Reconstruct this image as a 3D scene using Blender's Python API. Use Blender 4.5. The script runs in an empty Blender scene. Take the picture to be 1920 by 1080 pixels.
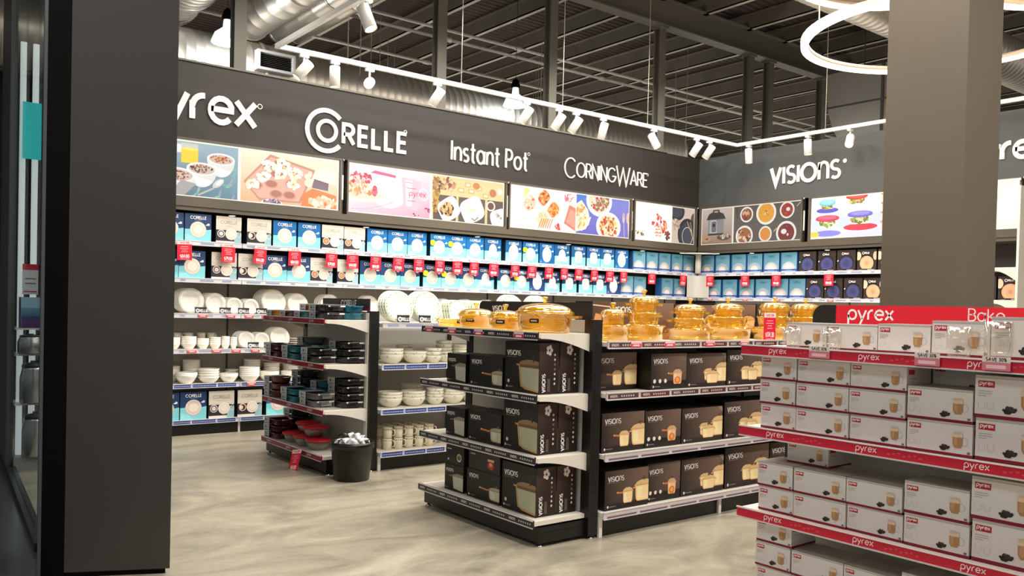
import bpy, math, random
from mathutils import Vector, Matrix
random.seed(7)
SC = bpy.context.scene
COL = SC.collection
PI = math.pi
R = math.radians

# ------------------------------------------------------------------ camera
cam = bpy.data.cameras.new('camera')
cam.sensor_width = 36.0
cam.lens = 36.0 * 1593.1 / 1920.0
cam.shift_y = 62.8 / 1920.0
cam.clip_end = 200
cam_o = bpy.data.objects.new('camera', cam)
COL.objects.link(cam_o)
_yaw, _pit, _rol = R(52.148), R(-1.031), R(1.394)
_f = Vector((math.cos(_yaw)*math.cos(_pit), math.sin(_yaw)*math.cos(_pit), math.sin(_pit)))
_r0 = Vector((math.sin(_yaw), -math.cos(_yaw), 0))
_u0 = _r0.cross(_f)
_rt = math.cos(_rol)*_r0 + math.sin(_rol)*_u0
_up = -math.sin(_rol)*_r0 + math.cos(_rol)*_u0
cam_o.matrix_world = Matrix(((_rt.x, _up.x, -_f.x, 0), (_rt.y, _up.y, -_f.y, 0), (_rt.z, _up.z, -_f.z, 1.5), (0, 0, 0, 1)))
SC.camera = cam_o

# ------------------------------------------------------------------ world, light, exposure
SC.view_settings.view_transform = 'Standard'
SC.view_settings.look = 'None'
SC.view_settings.gamma = 1.0
SC.view_settings.use_curve_mapping = False
SC.view_settings.exposure = 0.0
wd = bpy.data.worlds.new('world'); SC.world = wd; wd.use_nodes = True
_bg = wd.node_tree.nodes['Background']
_bg.inputs[0].default_value = (1.0, 0.95, 0.88, 1)
_bg.inputs[1].default_value = 0.58

def area(name, loc, rot, sx, sy, power, color=(1, .93, .84)):
    l = bpy.data.lights.new(name, 'AREA'); l.shape = 'RECTANGLE'; l.size = sx; l.size_y = sy
    l.energy = power; l.color = color
    o = bpy.data.objects.new(name, l); COL.objects.link(o); o.location = loc; o.rotation_euler = rot
    return o
# ceiling lamps of the shop that hang above the aisles
area('aisle_light', (6.4, 5.9, 5.2), (0, 0, 0), 5.0, .5, 330)
area('aisle_light', (6.6, 3.3, 5.2), (0, 0, 0), 5.0, .5, 280)
area('entrance_light', (2.6, 2.2, 5.4), (0, 0, 0), .6, 2.5, 150)
area('aisle_light', (5.6, 7.9, 5.0), (0, 0, 0), 6.0, .4, 190)
area('aisle_light', (9.6, 7.3, 5.2), (0, 0, 0), 1.2, 3.0, 140)
area('aisle_light', (6.5, .2, 5.0), (0, 0, 0), 5.0, .5, 330)
area('mall_light', (-1.5, 3.5, 5.2), (0, 0, 0), 1.5, 5.0, 150, (1, .96, .9))
# added fill lights hidden behind the fascia wall, shining up to brighten the roof
for _x, _y in ((5.5, 14.5), (11.5, 15), (18, 14), (15, 8)):
    area('roof_fill_light', (_x, _y, 2.6), (PI, 0, 0), 3.0, 3.0, 95, (1, .92, .82))

# ------------------------------------------------------------------ colours and materials
def lin(c):
    out = []
    for v in c[:3]:
        v = v/255.0
        out.append(v/12.92 if v <= .04045 else ((v+.055)/1.055)**2.4)
    return tuple(out)

MATS = {}
def mat(name, rgb=(200, 200, 200), rough=.5, metal=0.0, noise=0.0, nscale=30, bump=0.0, emit=None, est=1.0, spec=.5):
    if name in MATS: return MATS[name]
    m = bpy.data.materials.new(name); m.use_nodes = True
    nt = m.node_tree; b = nt.nodes['Principled BSDF']
    c = lin(rgb)
    b.inputs['Base Color'].default_value = (*c, 1)
    b.inputs['Roughness'].default_value = rough
    b.inputs['Metallic'].default_value = metal
    b.inputs['Specular IOR Level'].default_value = spec
    if emit:
        b.inputs['Emission Color'].default_value = (*lin(emit), 1)
        b.inputs['Emission Strength'].default_value = est
    if noise or bump:
        tc = nt.nodes.new('ShaderNodeTexCoord')
        n = nt.nodes.new('ShaderNodeTexNoise'); n.inputs['Scale'].default_value = nscale; n.inputs['Detail'].default_value = 4
        nt.links.new(tc.outputs['Object'], n.inputs['Vector'])
        if noise:
            r = nt.nodes.new('ShaderNodeMapRange')
            r.inputs['To Min'].default_value = 1-noise; r.inputs['To Max'].default_value = 1+noise
            nt.links.new(n.outputs['Fac'], r.inputs['Value'])
            mx = nt.nodes.new('ShaderNodeVectorMath'); mx.operation = 'SCALE'
            mx.inputs[0].default_value = c
            nt.links.new(r.outputs['Result'], mx.inputs['Scale'])
            nt.links.new(mx.outputs['Vector'], b.inputs['Base Color'])
        if bump:
            bp = nt.nodes.new('ShaderNodeBump'); bp.inputs['Strength'].default_value = bump; bp.inputs['Distance'].default_value = .01
            nt.links.new(n.outputs['Fac'], bp.inputs['Height']); nt.links.new(bp.outputs['Normal'], b.inputs['Normal'])
    MATS[name] = m
    return m

def printed(name, rough=.4, emit=0.0, spec=.3):
    """surface printed in many colours: the colour of each printed shape is stored on its faces"""
    if name in MATS: return MATS[name]
    m = bpy.data.materials.new(name); m.use_nodes = True
    nt = m.node_tree; b = nt.nodes['Principled BSDF']
    a = nt.nodes.new('ShaderNodeVertexColor'); a.layer_name = 'Col'
    b.inputs['Roughness'].default_value = rough; b.inputs['Specular IOR Level'].default_value = spec
    if emit:
        b.inputs['Base Color'].default_value = (.02, .02, .02, 1)
        nt.links.new(a.outputs['Color'], b.inputs['Emission Color'])
        b.inputs['Emission Strength'].default_value = emit
    else:
        nt.links.new(a.outputs['Color'], b.inputs['Base Color'])
    MATS[name] = m
    return m

def tinted(name, rgb, clear=.7, rough=.03, body=(230, 180, 60), fres=.08, top=.75):
    """tinted see-through glassware: tinted clear light, a little coloured body and a gloss that grows at the rim"""
    if name in MATS: return MATS[name]
    m = bpy.data.materials.new(name); m.use_nodes = True
    nt = m.node_tree; nt.nodes.clear()
    out = nt.nodes.new('ShaderNodeOutputMaterial')
    tr = nt.nodes.new('ShaderNodeBsdfTransparent'); tr.inputs[0].default_value = (*lin(rgb), 1)
    tl = nt.nodes.new('ShaderNodeBsdfTranslucent'); tl.inputs[0].default_value = (*lin(body), 1)
    df = nt.nodes.new('ShaderNodeBsdfDiffuse'); df.inputs[0].default_value = (*lin(body), 1)
    m0 = nt.nodes.new('ShaderNodeMixShader'); m0.inputs[0].default_value = .5
    nt.links.new(tl.outputs[0], m0.inputs[1]); nt.links.new(df.outputs[0], m0.inputs[2])
    m1 = nt.nodes.new('ShaderNodeMixShader'); m1.inputs[0].default_value = clear
    nt.links.new(m0.outputs[0], m1.inputs[1]); nt.links.new(tr.outputs[0], m1.inputs[2])
    gl = nt.nodes.new('ShaderNodeBsdfGlossy'); gl.inputs['Roughness'].default_value = rough
    lw = nt.nodes.new('ShaderNodeLayerWeight'); lw.inputs['Blend'].default_value = .35
    mr = nt.nodes.new('ShaderNodeMapRange'); mr.inputs['To Min'].default_value = fres; mr.inputs['To Max'].default_value = top
    nt.links.new(lw.outputs['Facing'], mr.inputs['Value'])
    m2 = nt.nodes.new('ShaderNodeMixShader')
    nt.links.new(mr.outputs['Result'], m2.inputs[0])
    nt.links.new(m1.outputs[0], m2.inputs[1]); nt.links.new(gl.outputs[0], m2.inputs[2])
    nt.links.new(m2.outputs[0], out.inputs['Surface'])
    MATS[name] = m
    return m

def concrete(name, rgb, rgb2, rough):
    if name in MATS: return MATS[name]
    m = mat(name, rgb, rough)
    nt = m.node_tree; b = nt.nodes['Principled BSDF']
    tc = nt.nodes.new('ShaderNodeTexCoord')
    mp = nt.nodes.new('ShaderNodeMapping'); mp.inputs['Scale'].default_value = (1.0, 1.9, 1); mp.inputs['Rotation'].default_value = (0, 0, R(25))
    n1 = nt.nodes.new('ShaderNodeTexNoise'); n1.inputs['Scale'].default_value = 1.1; n1.inputs['Detail'].default_value = 8; n1.inputs['Roughness'].default_value = .62; n1.inputs['Distortion'].default_value = 1.6
    n2 = nt.nodes.new('ShaderNodeTexNoise'); n2.inputs['Scale'].default_value = 24; n2.inputs['Detail'].default_value = 6
    nt.links.new(tc.outputs['Object'], mp.inputs['Vector'])
    nt.links.new(mp.outputs['Vector'], n1.inputs['Vector']); nt.links.new(tc.outputs['Object'], n2.inputs['Vector'])
    ad = nt.nodes.new('ShaderNodeMath'); ad.operation = 'MULTIPLY_ADD'; ad.inputs[1].default_value = .18
    nt.links.new(n2.outputs['Fac'], ad.inputs[0]); nt.links.new(n1.outputs['Fac'], ad.inputs[2])
    rp = nt.nodes.new('ShaderNodeValToRGB')
    rp.color_ramp.elements[0].position = .38; rp.color_ramp.elements[0].color = (*lin(rgb2), 1)
    rp.color_ramp.elements[1].position = .78; rp.color_ramp.elements[1].color = (*lin(rgb), 1)
    nt.links.new(ad.outputs[0], rp.inputs['Fac']); nt.links.new(rp.outputs['Color'], b.inputs['Base Color'])
    rr = nt.nodes.new('ShaderNodeMapRange'); rr.inputs['To Min'].default_value = rough-.1; rr.inputs['To Max'].default_value = rough+.14
    nt.links.new(n1.outputs['Fac'], rr.inputs['Value']); nt.links.new(rr.outputs['Result'], b.inputs['Roughness'])
    return m

def deckmat(name, rgb):
    """corrugated roof sheet: bands along one axis as bump and slight tone"""
    m = mat(name, rgb, .7)
    nt = m.node_tree; b = nt.nodes['Principled BSDF']
    tc = nt.nodes.new('ShaderNodeTexCoord')
    w = nt.nodes.new('ShaderNodeTexWave'); w.bands_direction = 'Y'; w.inputs['Scale'].default_value = 2.2; w.inputs['Distortion'].default_value = .15
    nt.links.new(tc.outputs['Object'], w.inputs['Vector'])
    bp = nt.nodes.new('ShaderNodeBump'); bp.inputs['Strength'].default_value = 1.0; bp.inputs['Distance'].default_value = .05
    nt.links.new(w.outputs['Fac'], bp.inputs['Height']); nt.links.new(bp.outputs['Normal'], b.inputs['Normal'])
    return m

def ductmat(name):
    m = mat(name, (214, 207, 194), .38, .72)
    nt = m.node_tree; b = nt.nodes['Principled BSDF']
    tc = nt.nodes.new('ShaderNodeTexCoord')
    n = nt.nodes.new('ShaderNodeTexNoise'); n.inputs['Scale'].default_value = 5; n.inputs['Detail'].default_value = 3
    nt.links.new(tc.outputs['Object'], n.inputs['Vector'])
    bp = nt.nodes.new('ShaderNodeBump'); bp.inputs['Strength'].default_value = .09; bp.inputs['Distance'].default_value = .03
    nt.links.new(n.outputs['Fac'], bp.inputs['Height']); nt.links.new(bp.outputs['Normal'], b.inputs['Normal'])
    return m

CARD = printed('printed_card', .42)
PRNT = printed('printed_label', .5)

# ------------------------------------------------------------------ mesh building
class MB:
    def __init__(s): s.v = []; s.f = []; s.mi = []; s.c = []; s.sm = []
    def add(s, vs, fs, m=0, c=(255, 255, 255), smooth=False):
        b = len(s.v); s.v.extend(tuple(p) for p in vs)
        for f in fs:
            s.f.append(tuple(b+i for i in f)); s.mi.append(m); s.sm.append(smooth)
            s.c.append(c)
    def build(s, name, mats):
        me = bpy.data.meshes.new(name); me.from_pydata(s.v, [], s.f)
        for m in (mats if isinstance(mats, (list, tuple)) else [mats]): me.materials.append(m)
        me.polygons.foreach_set('material_index', s.mi)
        me.polygons.foreach_set('use_smooth', s.sm)
        ca = me.color_attributes.new('Col', 'FLOAT_COLOR', 'CORNER')
        arr = []
        for f, c in zip(s.f, s.c):
            if isinstance(c, list):
                for q in c: arr.extend((*lin(q), 1))
            else:
                arr.extend((*lin(c), 1)*len(f))
        ca.data.foreach_set('color', arr)
        me.update()
        return me
    # shapes
    def box(s, x0, x1, y0, y1, z0, z1, m=0, c=(255, 255, 255)):
        v = [(x0, y0, z0), (x1, y0, z0), (x1, y1, z0), (x0, y1, z0), (x0, y0, z1), (x1, y0, z1), (x1, y1, z1), (x0, y1, z1)]
        s.add(v, [(0, 3, 2, 1), (4, 5, 6, 7), (0, 1, 5, 4), (1, 2, 6, 5), (2, 3, 7, 6), (3, 0, 4, 7)], m, c)
    def prism(s, pts, axis, a0, a1, m=0, c=(255, 255, 255)):
        """polygon in the plane across `axis`, pushed from a0 to a1 (pts in the two other axes, in xyz order)"""
        def P(p, a):
            return {'x': (a, p[0], p[1]), 'y': (p[0], a, p[1]), 'z': (p[0], p[1], a)}[axis]
        n = len(pts)
        v = [P(p, a0) for p in pts]+[P(p, a1) for p in pts]
        f = [tuple(range(n))[::-1], tuple(range(n, 2*n))]+[(i, (i+1) % n, n+(i+1) % n, n+i) for i in range(n)]
        s.add(v, f, m, c)
    def lathe(s, prof, n=28, m=0, c=(255, 255, 255), cx=0, cy=0, cz=0, sx=1, sy=1, smooth=True):
        rings = []; v = []
        for r, z in prof:
            if r < 1e-6: rings.append([len(v)]); v.append((cx, cy, cz+z))
            else:
                rings.append(list(range(len(v), len(v)+n)))
                for k in range(n):
                    a = 2*PI*k/n; v.append((cx+sx*r*math.cos(a), cy+sy*r*math.sin(a), cz+z))
        f = []
        for A, B in zip(rings, rings[1:]):
            for k in range(n):
                k2 = (k+1) % n
                if len(A) == 1 and len(B) == 1: continue
                if len(A) == 1: f.append((A[0], B[k2], B[k]))
                elif len(B) == 1: f.append((A[k], A[k2], B[0]))
                else: f.append((A[k], A[k2], B[k2], B[k]))
        s.add(v, f, m, c, smooth)
    def tube(s, pts, r, n=10, m=0, c=(255, 255, 255), closed=False, cap=True, smooth=True):
        pts = [Vector(p) for p in pts]; N = len(pts); v = []; prev = None
        for i, p in enumerate(pts):
            if closed: t = pts[(i+1) % N]-pts[i-1]
            else: t = pts[min(i+1, N-1)]-pts[max(i-1, 0)]
            t.normalize()
            if prev is None:
                a = Vector((0, 0, 1)) if abs(t.z) < .9 else Vector((1, 0, 0))
                u = t.cross(a).normalized()
            else:
                u = (prev-t*prev.dot(t)).normalized()
            prev = u; w = t.cross(u)
            rr = r[i] if isinstance(r, (list, tuple)) else r
            for k in range(n):
                a = 2*PI*k/n; v.append(p+u*(rr*math.cos(a))+w*(rr*math.sin(a)))
        f = []
        for i in range(N if closed else N-1):
            j = (i+1) % N
            for k in range(n):
                k2 = (k+1) % n; f.append((i*n+k, i*n+k2, j*n+k2, j*n+k))
        if cap and not closed: f += [tuple(range(n))[::-1], tuple(range((N-1)*n, N*n))]
        s.add(v, f, m, c, smooth)
    def loft(s, levels, nc=5, m=0, c=(255, 255, 255), cap0=True, cap1=True, cx=0, cy=0, smooth=True):
        """stack of rounded rectangles: (z, half x, half y, corner radius)"""
        v = []; n = 4*(nc+1)
        for z, hx, hy, r in levels:
            for q, (sx, sy) in enumerate(((1, 1), (-1, 1), (-1, -1), (1, -1))):
                for k in range(nc+1):
                    a = PI/2*(q+k/nc)
                    v.append((cx+sx*(hx-r)+r*math.cos(a), cy+sy*(hy-r)+r*math.sin(a), z))
        f = []
        for i in range(len(levels)-1):
            for k in range(n):
                k2 = (k+1) % n; f.append((i*n+k, i*n+k2, (i+1)*n+k2, (i+1)*n+k))
        s.add(v, f, m, c, smooth)
        if cap0: s.add(v[:n], [tuple(range(n))[::-1]], m, c)
        if cap1: s.add(v[-n:], [tuple(range(n))], m, c)

def arc(cx, cy, rx, ry, a0, a1, n=12):
    return [(cx+rx*math.cos(R(a0+(a1-a0)*k/n)), cy+ry*math.sin(R(a0+(a1-a0)*k/n))) for k in range(n+1)]

class Sheet:
    """a flat printed face: origin, right, up, outward; draws coloured shapes and lettering on it"""
    def __init__(s, mb, o, u, v, n=None, m=0, step=.0005):
        s.mb = mb; s.o = Vector(o); s.u = Vector(u); s.v = Vector(v); s.n = Vector(n) if n else s.u.cross(s.v)
        s.m = m; s.step = step
    def P(s, x, y, l=0): return s.o+s.u*x+s.v*y+s.n*(l*s.step)
    def poly(s, pts, c, l=1): s.mb.add([s.P(x, y, l) for x, y in pts], [tuple(range(len(pts)))], s.m, c)
    def rect(s, x0, y0, x1, y1, c, l=1): s.poly([(x0, y0), (x1, y0), (x1, y1), (x0, y1)], c, l)
    def grad(s, x0, y0, x1, y1, c0, c1, l=1): s.poly([(x0, y0), (x1, y0), (x1, y1), (x0, y1)], [c0, c0, c1, c1], l)
    def grad4(s, x0, y0, x1, y1, cs, l=1): s.poly([(x0, y0), (x1, y0), (x1, y1), (x0, y1)], list(cs), l)
    def ell(s, cx, cy, rx, ry, c, l=1, a0=0, a1=360, n=22, rot=0):
        p = arc(0, 0, rx, ry, a0, a1, n)
        if a1-a0 >= 360: p = p[:-1]
        if rot:
            k, q = math.cos(R(rot)), math.sin(R(rot)); p = [(x*k-y*q, x*q+y*k) for x, y in p]
        s.poly([(cx+x, cy+y) for x, y in p], c, l)
    def ring(s, cx, cy, r, w, c, l=1, n=24, ry=None):
        s.stroke(arc(cx, cy, r, ry or r, 0, 360, n)[:-1], w, c, l, True)
    def rrect(s, x0, y0, x1, y1, r, c, l=1):
        p = arc(x1-r, y1-r, r, r, 0, 90, 4)+arc(x0+r, y1-r, r, r, 90, 180, 4)+arc(x0+r, y0+r, r, r, 180, 270, 4)+arc(x1-r, y0+r, r, r, 270, 360, 4)
        s.poly(p, c, l)
    def blobs(s, cx, cy, rx, ry, cols, k, size, l=1, seed=1):
        rg = random.Random(seed)
        for i in range(k):
            a = rg.random()*2*PI; q = math.sqrt(rg.random())
            z = size*(.6+.8*rg.random())
            s.ell(cx+rx*q*math.cos(a), cy+ry*q*math.sin(a), z, z*(.5+.5*rg.random()), rg.choice(cols), l+i*.12, n=7, rot=rg.random()*180)
    def stroke(s, pts, w, c, l=1, closed=False, depth=0.0):
        P = [Vector(p) for p in pts]; N = len(P)
        if N < 2: return
        L = []; Rr = []
        for i in range(N):
            d0 = (P[i]-P[i-1]) if (i > 0 or closed) else (P[1]-P[0])
            d1 = (P[(i+1) % N]-P[i]) if (i < N-1 or closed) else (P[-1]-P[-2])
            d0 = d0.normalized() if d0.length > 1e-9 else d1.normalized(); d1 = d1.normalized() if d1.length > 1e-9 else d0
            t = (d0+d1)
            t = t.normalized() if t.length > 1e-6 else d1
            nn = Vector((-t.y, t.x)); k = max(.35, abs(nn.dot(Vector((-d1.y, d1.x)))))
            L.append(P[i]+nn*(w/2/k)); Rr.append(P[i]-nn*(w/2/k))
        seg = range(N if closed else N-1)
        l1 = l+depth/s.step
        V = [s.P(p.x, p.y, l1) for p in L]+[s.P(p.x, p.y, l1) for p in Rr]
        F = [(N+i, N+(i+1) % N, (i+1) % N, i) for i in seg]
        if depth:
            V += [s.P(p.x, p.y, l) for p in L]+[s.P(p.x, p.y, l) for p in Rr]
            F += [(i, (i+1) % N, 2*N+(i+1) % N, 2*N+i) for i in seg]+[(N+(i+1) % N, N+i, 3*N+i, 3*N+(i+1) % N) for i in seg]
            if not closed: F += [(N, 0, 2*N, 3*N), (N-1, 2*N-1, 4*N-1, 3*N-1)]
        s.mb.add(V, F, s.m, c)
    def text(s, t, x, y, h, w, c, l=1, sp=.22, depth=0.0, sx=1.0, align='l'):
        tw = text_width(t, sp)*h*sx
        if align == 'c': x -= tw/2
        if align == 'r': x -= tw
        for ch in t:
            g = GLYPH.get(ch)
            if g is None: x += .4*h*sx; continue
            for i, st in enumerate(g[1]):
                cl = len(st) > 3 and st[0] == 'c'
                pp = st[1:] if cl else st
                s.stroke([(x+a*h*sx, y+b*h) for a, b in pp], w, c, l, cl, depth+i*.0006 if depth else 0.0)
            x += (g[0]+sp)*h*sx
        return tw

def text_width(t, sp=.22): return sum((GLYPH[ch][0]+sp) if ch in GLYPH else .4 for ch in t)-sp
def C_(p): return ['c']+p[:-1]
GLYPH = {
 'C': (.9, [arc(.5, .5, .5, .5, 45, 315, 16)]), 'O': (1.0, [C_(arc(.5, .5, .5, .5, 0, 360, 22))]),
 'R': (.62, [[(.02, 0), (.02, 1), (.32, 1)]+arc(.32, .74, .27, .26, 90, -90, 8)[1:]+[(.02, .48)], [(.3, .48), (.62, 0)]]),
 'E': (.52, [[(.52, 1), (.02, 1), (.02, 0), (.52, 0)], [(.02, .51), (.47, .51)]]),
 'L': (.48, [[(.02, 1), (.02, 0), (.48, 0)]]), 'I': (.06, [[(.03, 0), (.03, 1)]]),
 'N': (.72, [[(.02, 0), (.02, 1), (.7, 0), (.7, 1)]]),
 'G': (.95, [arc(.5, .5, .5, .5, 45, 350, 16)+[(.6, .42)]]),
 'W': (1.25, [[(0, 1), (.32, 0), (.62, .9), (.93, 0), (1.25, 1)]]), 'A': (.78, [[(0, 0), (.39, 1), (.78, 0)], [(.14, .33), (.64, .33)]]),
 'V': (.72, [[(0, 1), (.36, 0), (.72, 1)]]), 'T': (.6, [[(0, 1), (.6, 1)], [(.3, 1), (.3, 0)]]),
 'S': (.58, [arc(.3, .75, .27, .25, 40, 270, 9)+arc(.3, .25, .28, .25, 90, -140, 9)[1:]]),
 'P': (.58, [[(.02, 0), (.02, 1), (.3, 1)]+arc(.3, .73, .27, .27, 90, -90, 8)[1:]+[(.02, .46)]]),
 'B': (.6, [[(.02, 0), (.02, 1), (.3, 1)]+arc(.3, .76, .24, .24, 90, -90, 7)[1:]+[(.02, .52)], [(.3, .52)]+arc(.3, .26, .29, .26, 90, -90, 7)[1:]+[(.02, 0)]]),
 'D': (.75, [[(.02, 0), (.02, 1), (.3, 1)]+arc(.3, .5, .42, .5, 90, -90, 10)[1:]+[(.02, 0)]]),
 'M': (.85, [[(.02, 0), (.1, 1), (.42, .2), (.75, 1), (.83, 0)]]), 'K': (.6, [[(.02, 0), (.02, 1)], [(.58, 1), (.05, .45)], [(.2, .6), (.6, 0)]]),
 'U': (.68, [[(.02, 1), (.02, .33)]+arc(.34, .33, .32, .33, 180, 360, 9)[1:]+[(.66, 1)]]),
 'p': (.66, [[(.03, -.42), (.03, .33)], C_(arc(.34, .34, .31, .34, 0, 360, 18))]),
 'y': (.62, [[(0, .68), (.31, .02)], [(.62, .68), (.14, -.42)]]),
 'r': (.4, [[(.03, 0), (.03, .4)]+arc(.35, .34, .32, .34, 170, 85, 6)]),
 'e': (.66, [[(.04, .36), (.62, .36)]+arc(.34, .34, .31, .34, 4, 320, 16)[1:]]),
 'x': (.56, [[(0, .68), (.56, 0)], [(.56, .68), (0, 0)]]),
 's': (.42, [arc(.21, .51, .19, .17, 40, 270, 8)+arc(.21, .17, .2, .17, 90, -140, 8)[1:]]),
 't': (.36, [[(.16, 1.0), (.16, .14)]+arc(.3, .14, .14, .14, 180, 280, 4)[1:], [(0, .68), (.36, .68)]]),
 'a': (.62, [C_(arc(.3, .34, .3, .34, 0, 360, 18)), [(.6, .68), (.6, 0)]]),
 'n': (.56, [[(.03, 0), (.03, .68)], [(.03, .4)]+arc(.29, .42, .25, .26, 170, 0, 8)+[(.54, 0)]]),
 'o': (.66, [C_(arc(.33, .34, .32, .34, 0, 360, 18))]),
 'k': (.5, [[(.03, 0), (.03, 1)], [(.46, .68), (.06, .28)], [(.2, .42), (.5, 0)]]),
 'g': (.64, [C_(arc(.3, .34, .3, .34, 0, 360, 18)), [(.6, .68), (.6, -.15)]+arc(.32, -.15, .28, .24, 0, -150, 7)[1:]]),
 'v': (.5, [[(0, .68), (.25, 0), (.5, .68)]]), 'w': (.8, [[(0, .68), (.2, 0), (.4, .6), (.6, 0), (.8, .68)]]),
 '.': (.08, [[(.04, 0), (.04, .1)]]), '\u00ae': (.3, [C_(arc(.15, .9, .13, .13, 0, 360, 10))]),
 '0': (.56, [C_(arc(.28, .5, .26, .5, 0, 360, 16))]), '1': (.26, [[(.02, .8), (.2, 1), (.2, 0)]]),
 '4': (.6, [[(.45, 0), (.45, 1), (0, .3), (.6, .3)]]), '7': (.5, [[(0, 1), (.5, 1), (.18, 0)]]),
 '3': (.52, [arc(.24, .74, .24, .26, 140, -90, 8)+arc(.24, .25, .26, .25, 90, -140, 8)]),
 '8': (.54, [C_(arc(.27, .75, .22, .25, 0, 360, 12)), C_(arc(.27, .25, .26, .25, 0, 360, 12))]),
 '9': (.52, [C_(arc(.26, .7, .25, .3, 0, 360, 12)), [(.5, .65), (.3, 0)]]),
 '$': (.52, [arc(.26, .7, .24, .2, 40, 270, 8)+arc(.26, .3, .25, .2, 90, -140, 8)[1:], [(.26, 1.05), (.26, -.05)]]),
 '%': (.7, [C_(arc(.15, .8, .14, .18, 0, 360, 9)), C_(arc(.55, .2, .14, .18, 0, 360, 9)), [(.1, 0), (.6, 1)]]),
}

# ------------------------------------------------------------------ objects, things, parts
def put(name, me, loc=(0, 0, 0), rz=0.0, parent=None):
    o = bpy.data.objects.new(name, me); COL.objects.link(o)
    o.location = loc; o.rotation_euler = (0, 0, rz)
    if parent: o.parent = parent
    return o
def tag(o, label, cat, group=None, kind=None):
    o['label'] = label; o['category'] = cat
    if group: o['group'] = group
    if kind: o['kind'] = kind
    return o
def thing(name, label, cat, loc=(0, 0, 0), rz=0.0, group=None, kind=None):
    return tag(put(name, None, loc, rz), label, cat, group, kind)
def part(name, mb, mats, parent, loc=(0, 0, 0), label=None):
    o = put(name, mb.build(name, mats) if isinstance(mb, MB) else mb, loc, 0, parent)
    if label: o['label'] = label
    return o
ORD = ['', 'first', 'second', 'third', 'fourth', 'fifth', 'sixth', 'seventh', 'eighth', 'ninth', 'tenth', 'eleventh', 'twelfth', 'thirteenth', 'fourteenth', 'fifteenth', 'sixteenth', 'seventeenth', 'eighteenth', 'nineteenth', 'twentieth']
def nth(n):
    if n <= 20: return ORD[n]
    return {2: 'twenty-', 3: 'thirty-', 4: 'forty-'}[n//10]+ORD[n % 10] if n % 10 else {3: 'thirtieth', 4: 'fortieth'}[n//10]
FX = -PI/2      # turns a thing made to face -y so that it faces -x

# ================================================================== the setting
FL = concrete('polished_concrete', (190, 181, 160), (130, 125, 112), .30)
TILE = mat('dark_terrazzo', (62, 66, 68), .22, noise=.35, nscale=60)
WALLM = mat('charcoal_wall_paint', (41, 37, 33), .62, noise=.03, nscale=8)
WALLG = mat('grey_wall_paint', (70, 72, 72), .6, noise=.03, nscale=8)
PILM = mat('taupe_pillar_paint', (82, 73, 60), .6, noise=.04, nscale=5)
PILD = mat('dark_pillar_panel', (50, 48, 45), .55, noise=.04, nscale=4)
BLACK = mat('black_panel', (3, 3, 3), .6, noise=.1, spec=.1)
STEEL = mat('painted_roof_steel', (104, 101, 92), .55, noise=.06, nscale=6)
STEEL2 = mat('pale_lit_steel', (196, 190, 176), .5, noise=.06, nscale=6)  # pale tone paints light from below on purlin flanges; rods and wires share it
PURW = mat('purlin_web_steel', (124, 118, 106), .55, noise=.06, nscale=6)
PIPEW = mat('white_pipe_paint', (226, 222, 212), .45, noise=.03)
DECK = deckmat('roof_sheeting', (64, 51, 42))
GALV = ductmat('galvanised_duct')
WHITE = mat('white_powder_coat', (232, 230, 226), .4, noise=.02)
CREAM = mat('cream_shelf_enamel', (226, 220, 208), .42, noise=.02)
TAUPE = mat('taupe_back_panel', (164, 159, 150), .55, noise=.03, nscale=5)
DARKP = mat('shade_dark_panel', (62, 56, 52), .6, noise=.04, nscale=5)  # dark tone paints shade on the upper back panels; bay uprights share it
LGREY = mat('light_grey_back_panel', (182, 180, 174), .5, noise=.02, nscale=5)
KICK = mat('black_plinth', (9, 9, 9), .4, noise=.1)
POST = mat('black_upright_steel', (11, 10, 10), .4, noise=.08)
TRIMG = mat('bronze_grey_trim', (80, 73, 62), .45, noise=.03)
SILV = mat('silver_edge', (205, 203, 200), .3, .7, noise=.03)
CHROME = mat('bright_fitting', (225, 225, 225), .18, 1.0, noise=.02)

def struct(name, mb, mats, label, cat):
    return tag(put(name, mb.build(name, mats)), label, cat, None, 'structure')

GX = lambda y: .897 + (y-5.815)*.0685          # the line of the shop front
b = MB(); b.prism([(GX(-6), -6), (40, -6), (40, 40), (GX(40), 40)], 'z', -.1, 0)
struct('floor', b, FL, 'polished beige concrete floor of the shop', 'floor')
b = MB(); b.prism([(-25, -6), (GX(-6), -6), (GX(40), 40), (-25, 40)], 'z', -.1, 0)
struct('floor_mall', b, TILE, 'dark polished terrazzo floor outside the glass shop front', 'floor')

b = MB(); b.box(1.9, 11.75, 9.95, 10.05, 0, 4.07); b.box(1.9, 10.46, 9.46, 9.95, 3.23, 4.07); b.box(10.46, 11.33, 9.49, 9.95, 3.23, 4.06)
struct('wall_left', b, WALLM, 'long charcoal fascia wall carrying four raised shop signs', 'wall')
b = MB(); b.box(11.75, 11.85, 2.0, 10.05, 0, 4.07); b.box(11.29, 11.75, 2.0, 8.9, 3.23, 4.07); b.box(11.32, 11.75, 8.9, 9.49, 3.23, 4.06)
struct('wall_back', b, WALLG, 'grey end wall with white raised lettering behind the tall pillar', 'wall')
b = MB(); b.box(1.9, 10.46, 9.44, 9.46, 4.055, 4.075); struct('trim_1', b, STEEL, 'thin steel cap along the top of the long charcoal fascia', 'trim')

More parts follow.
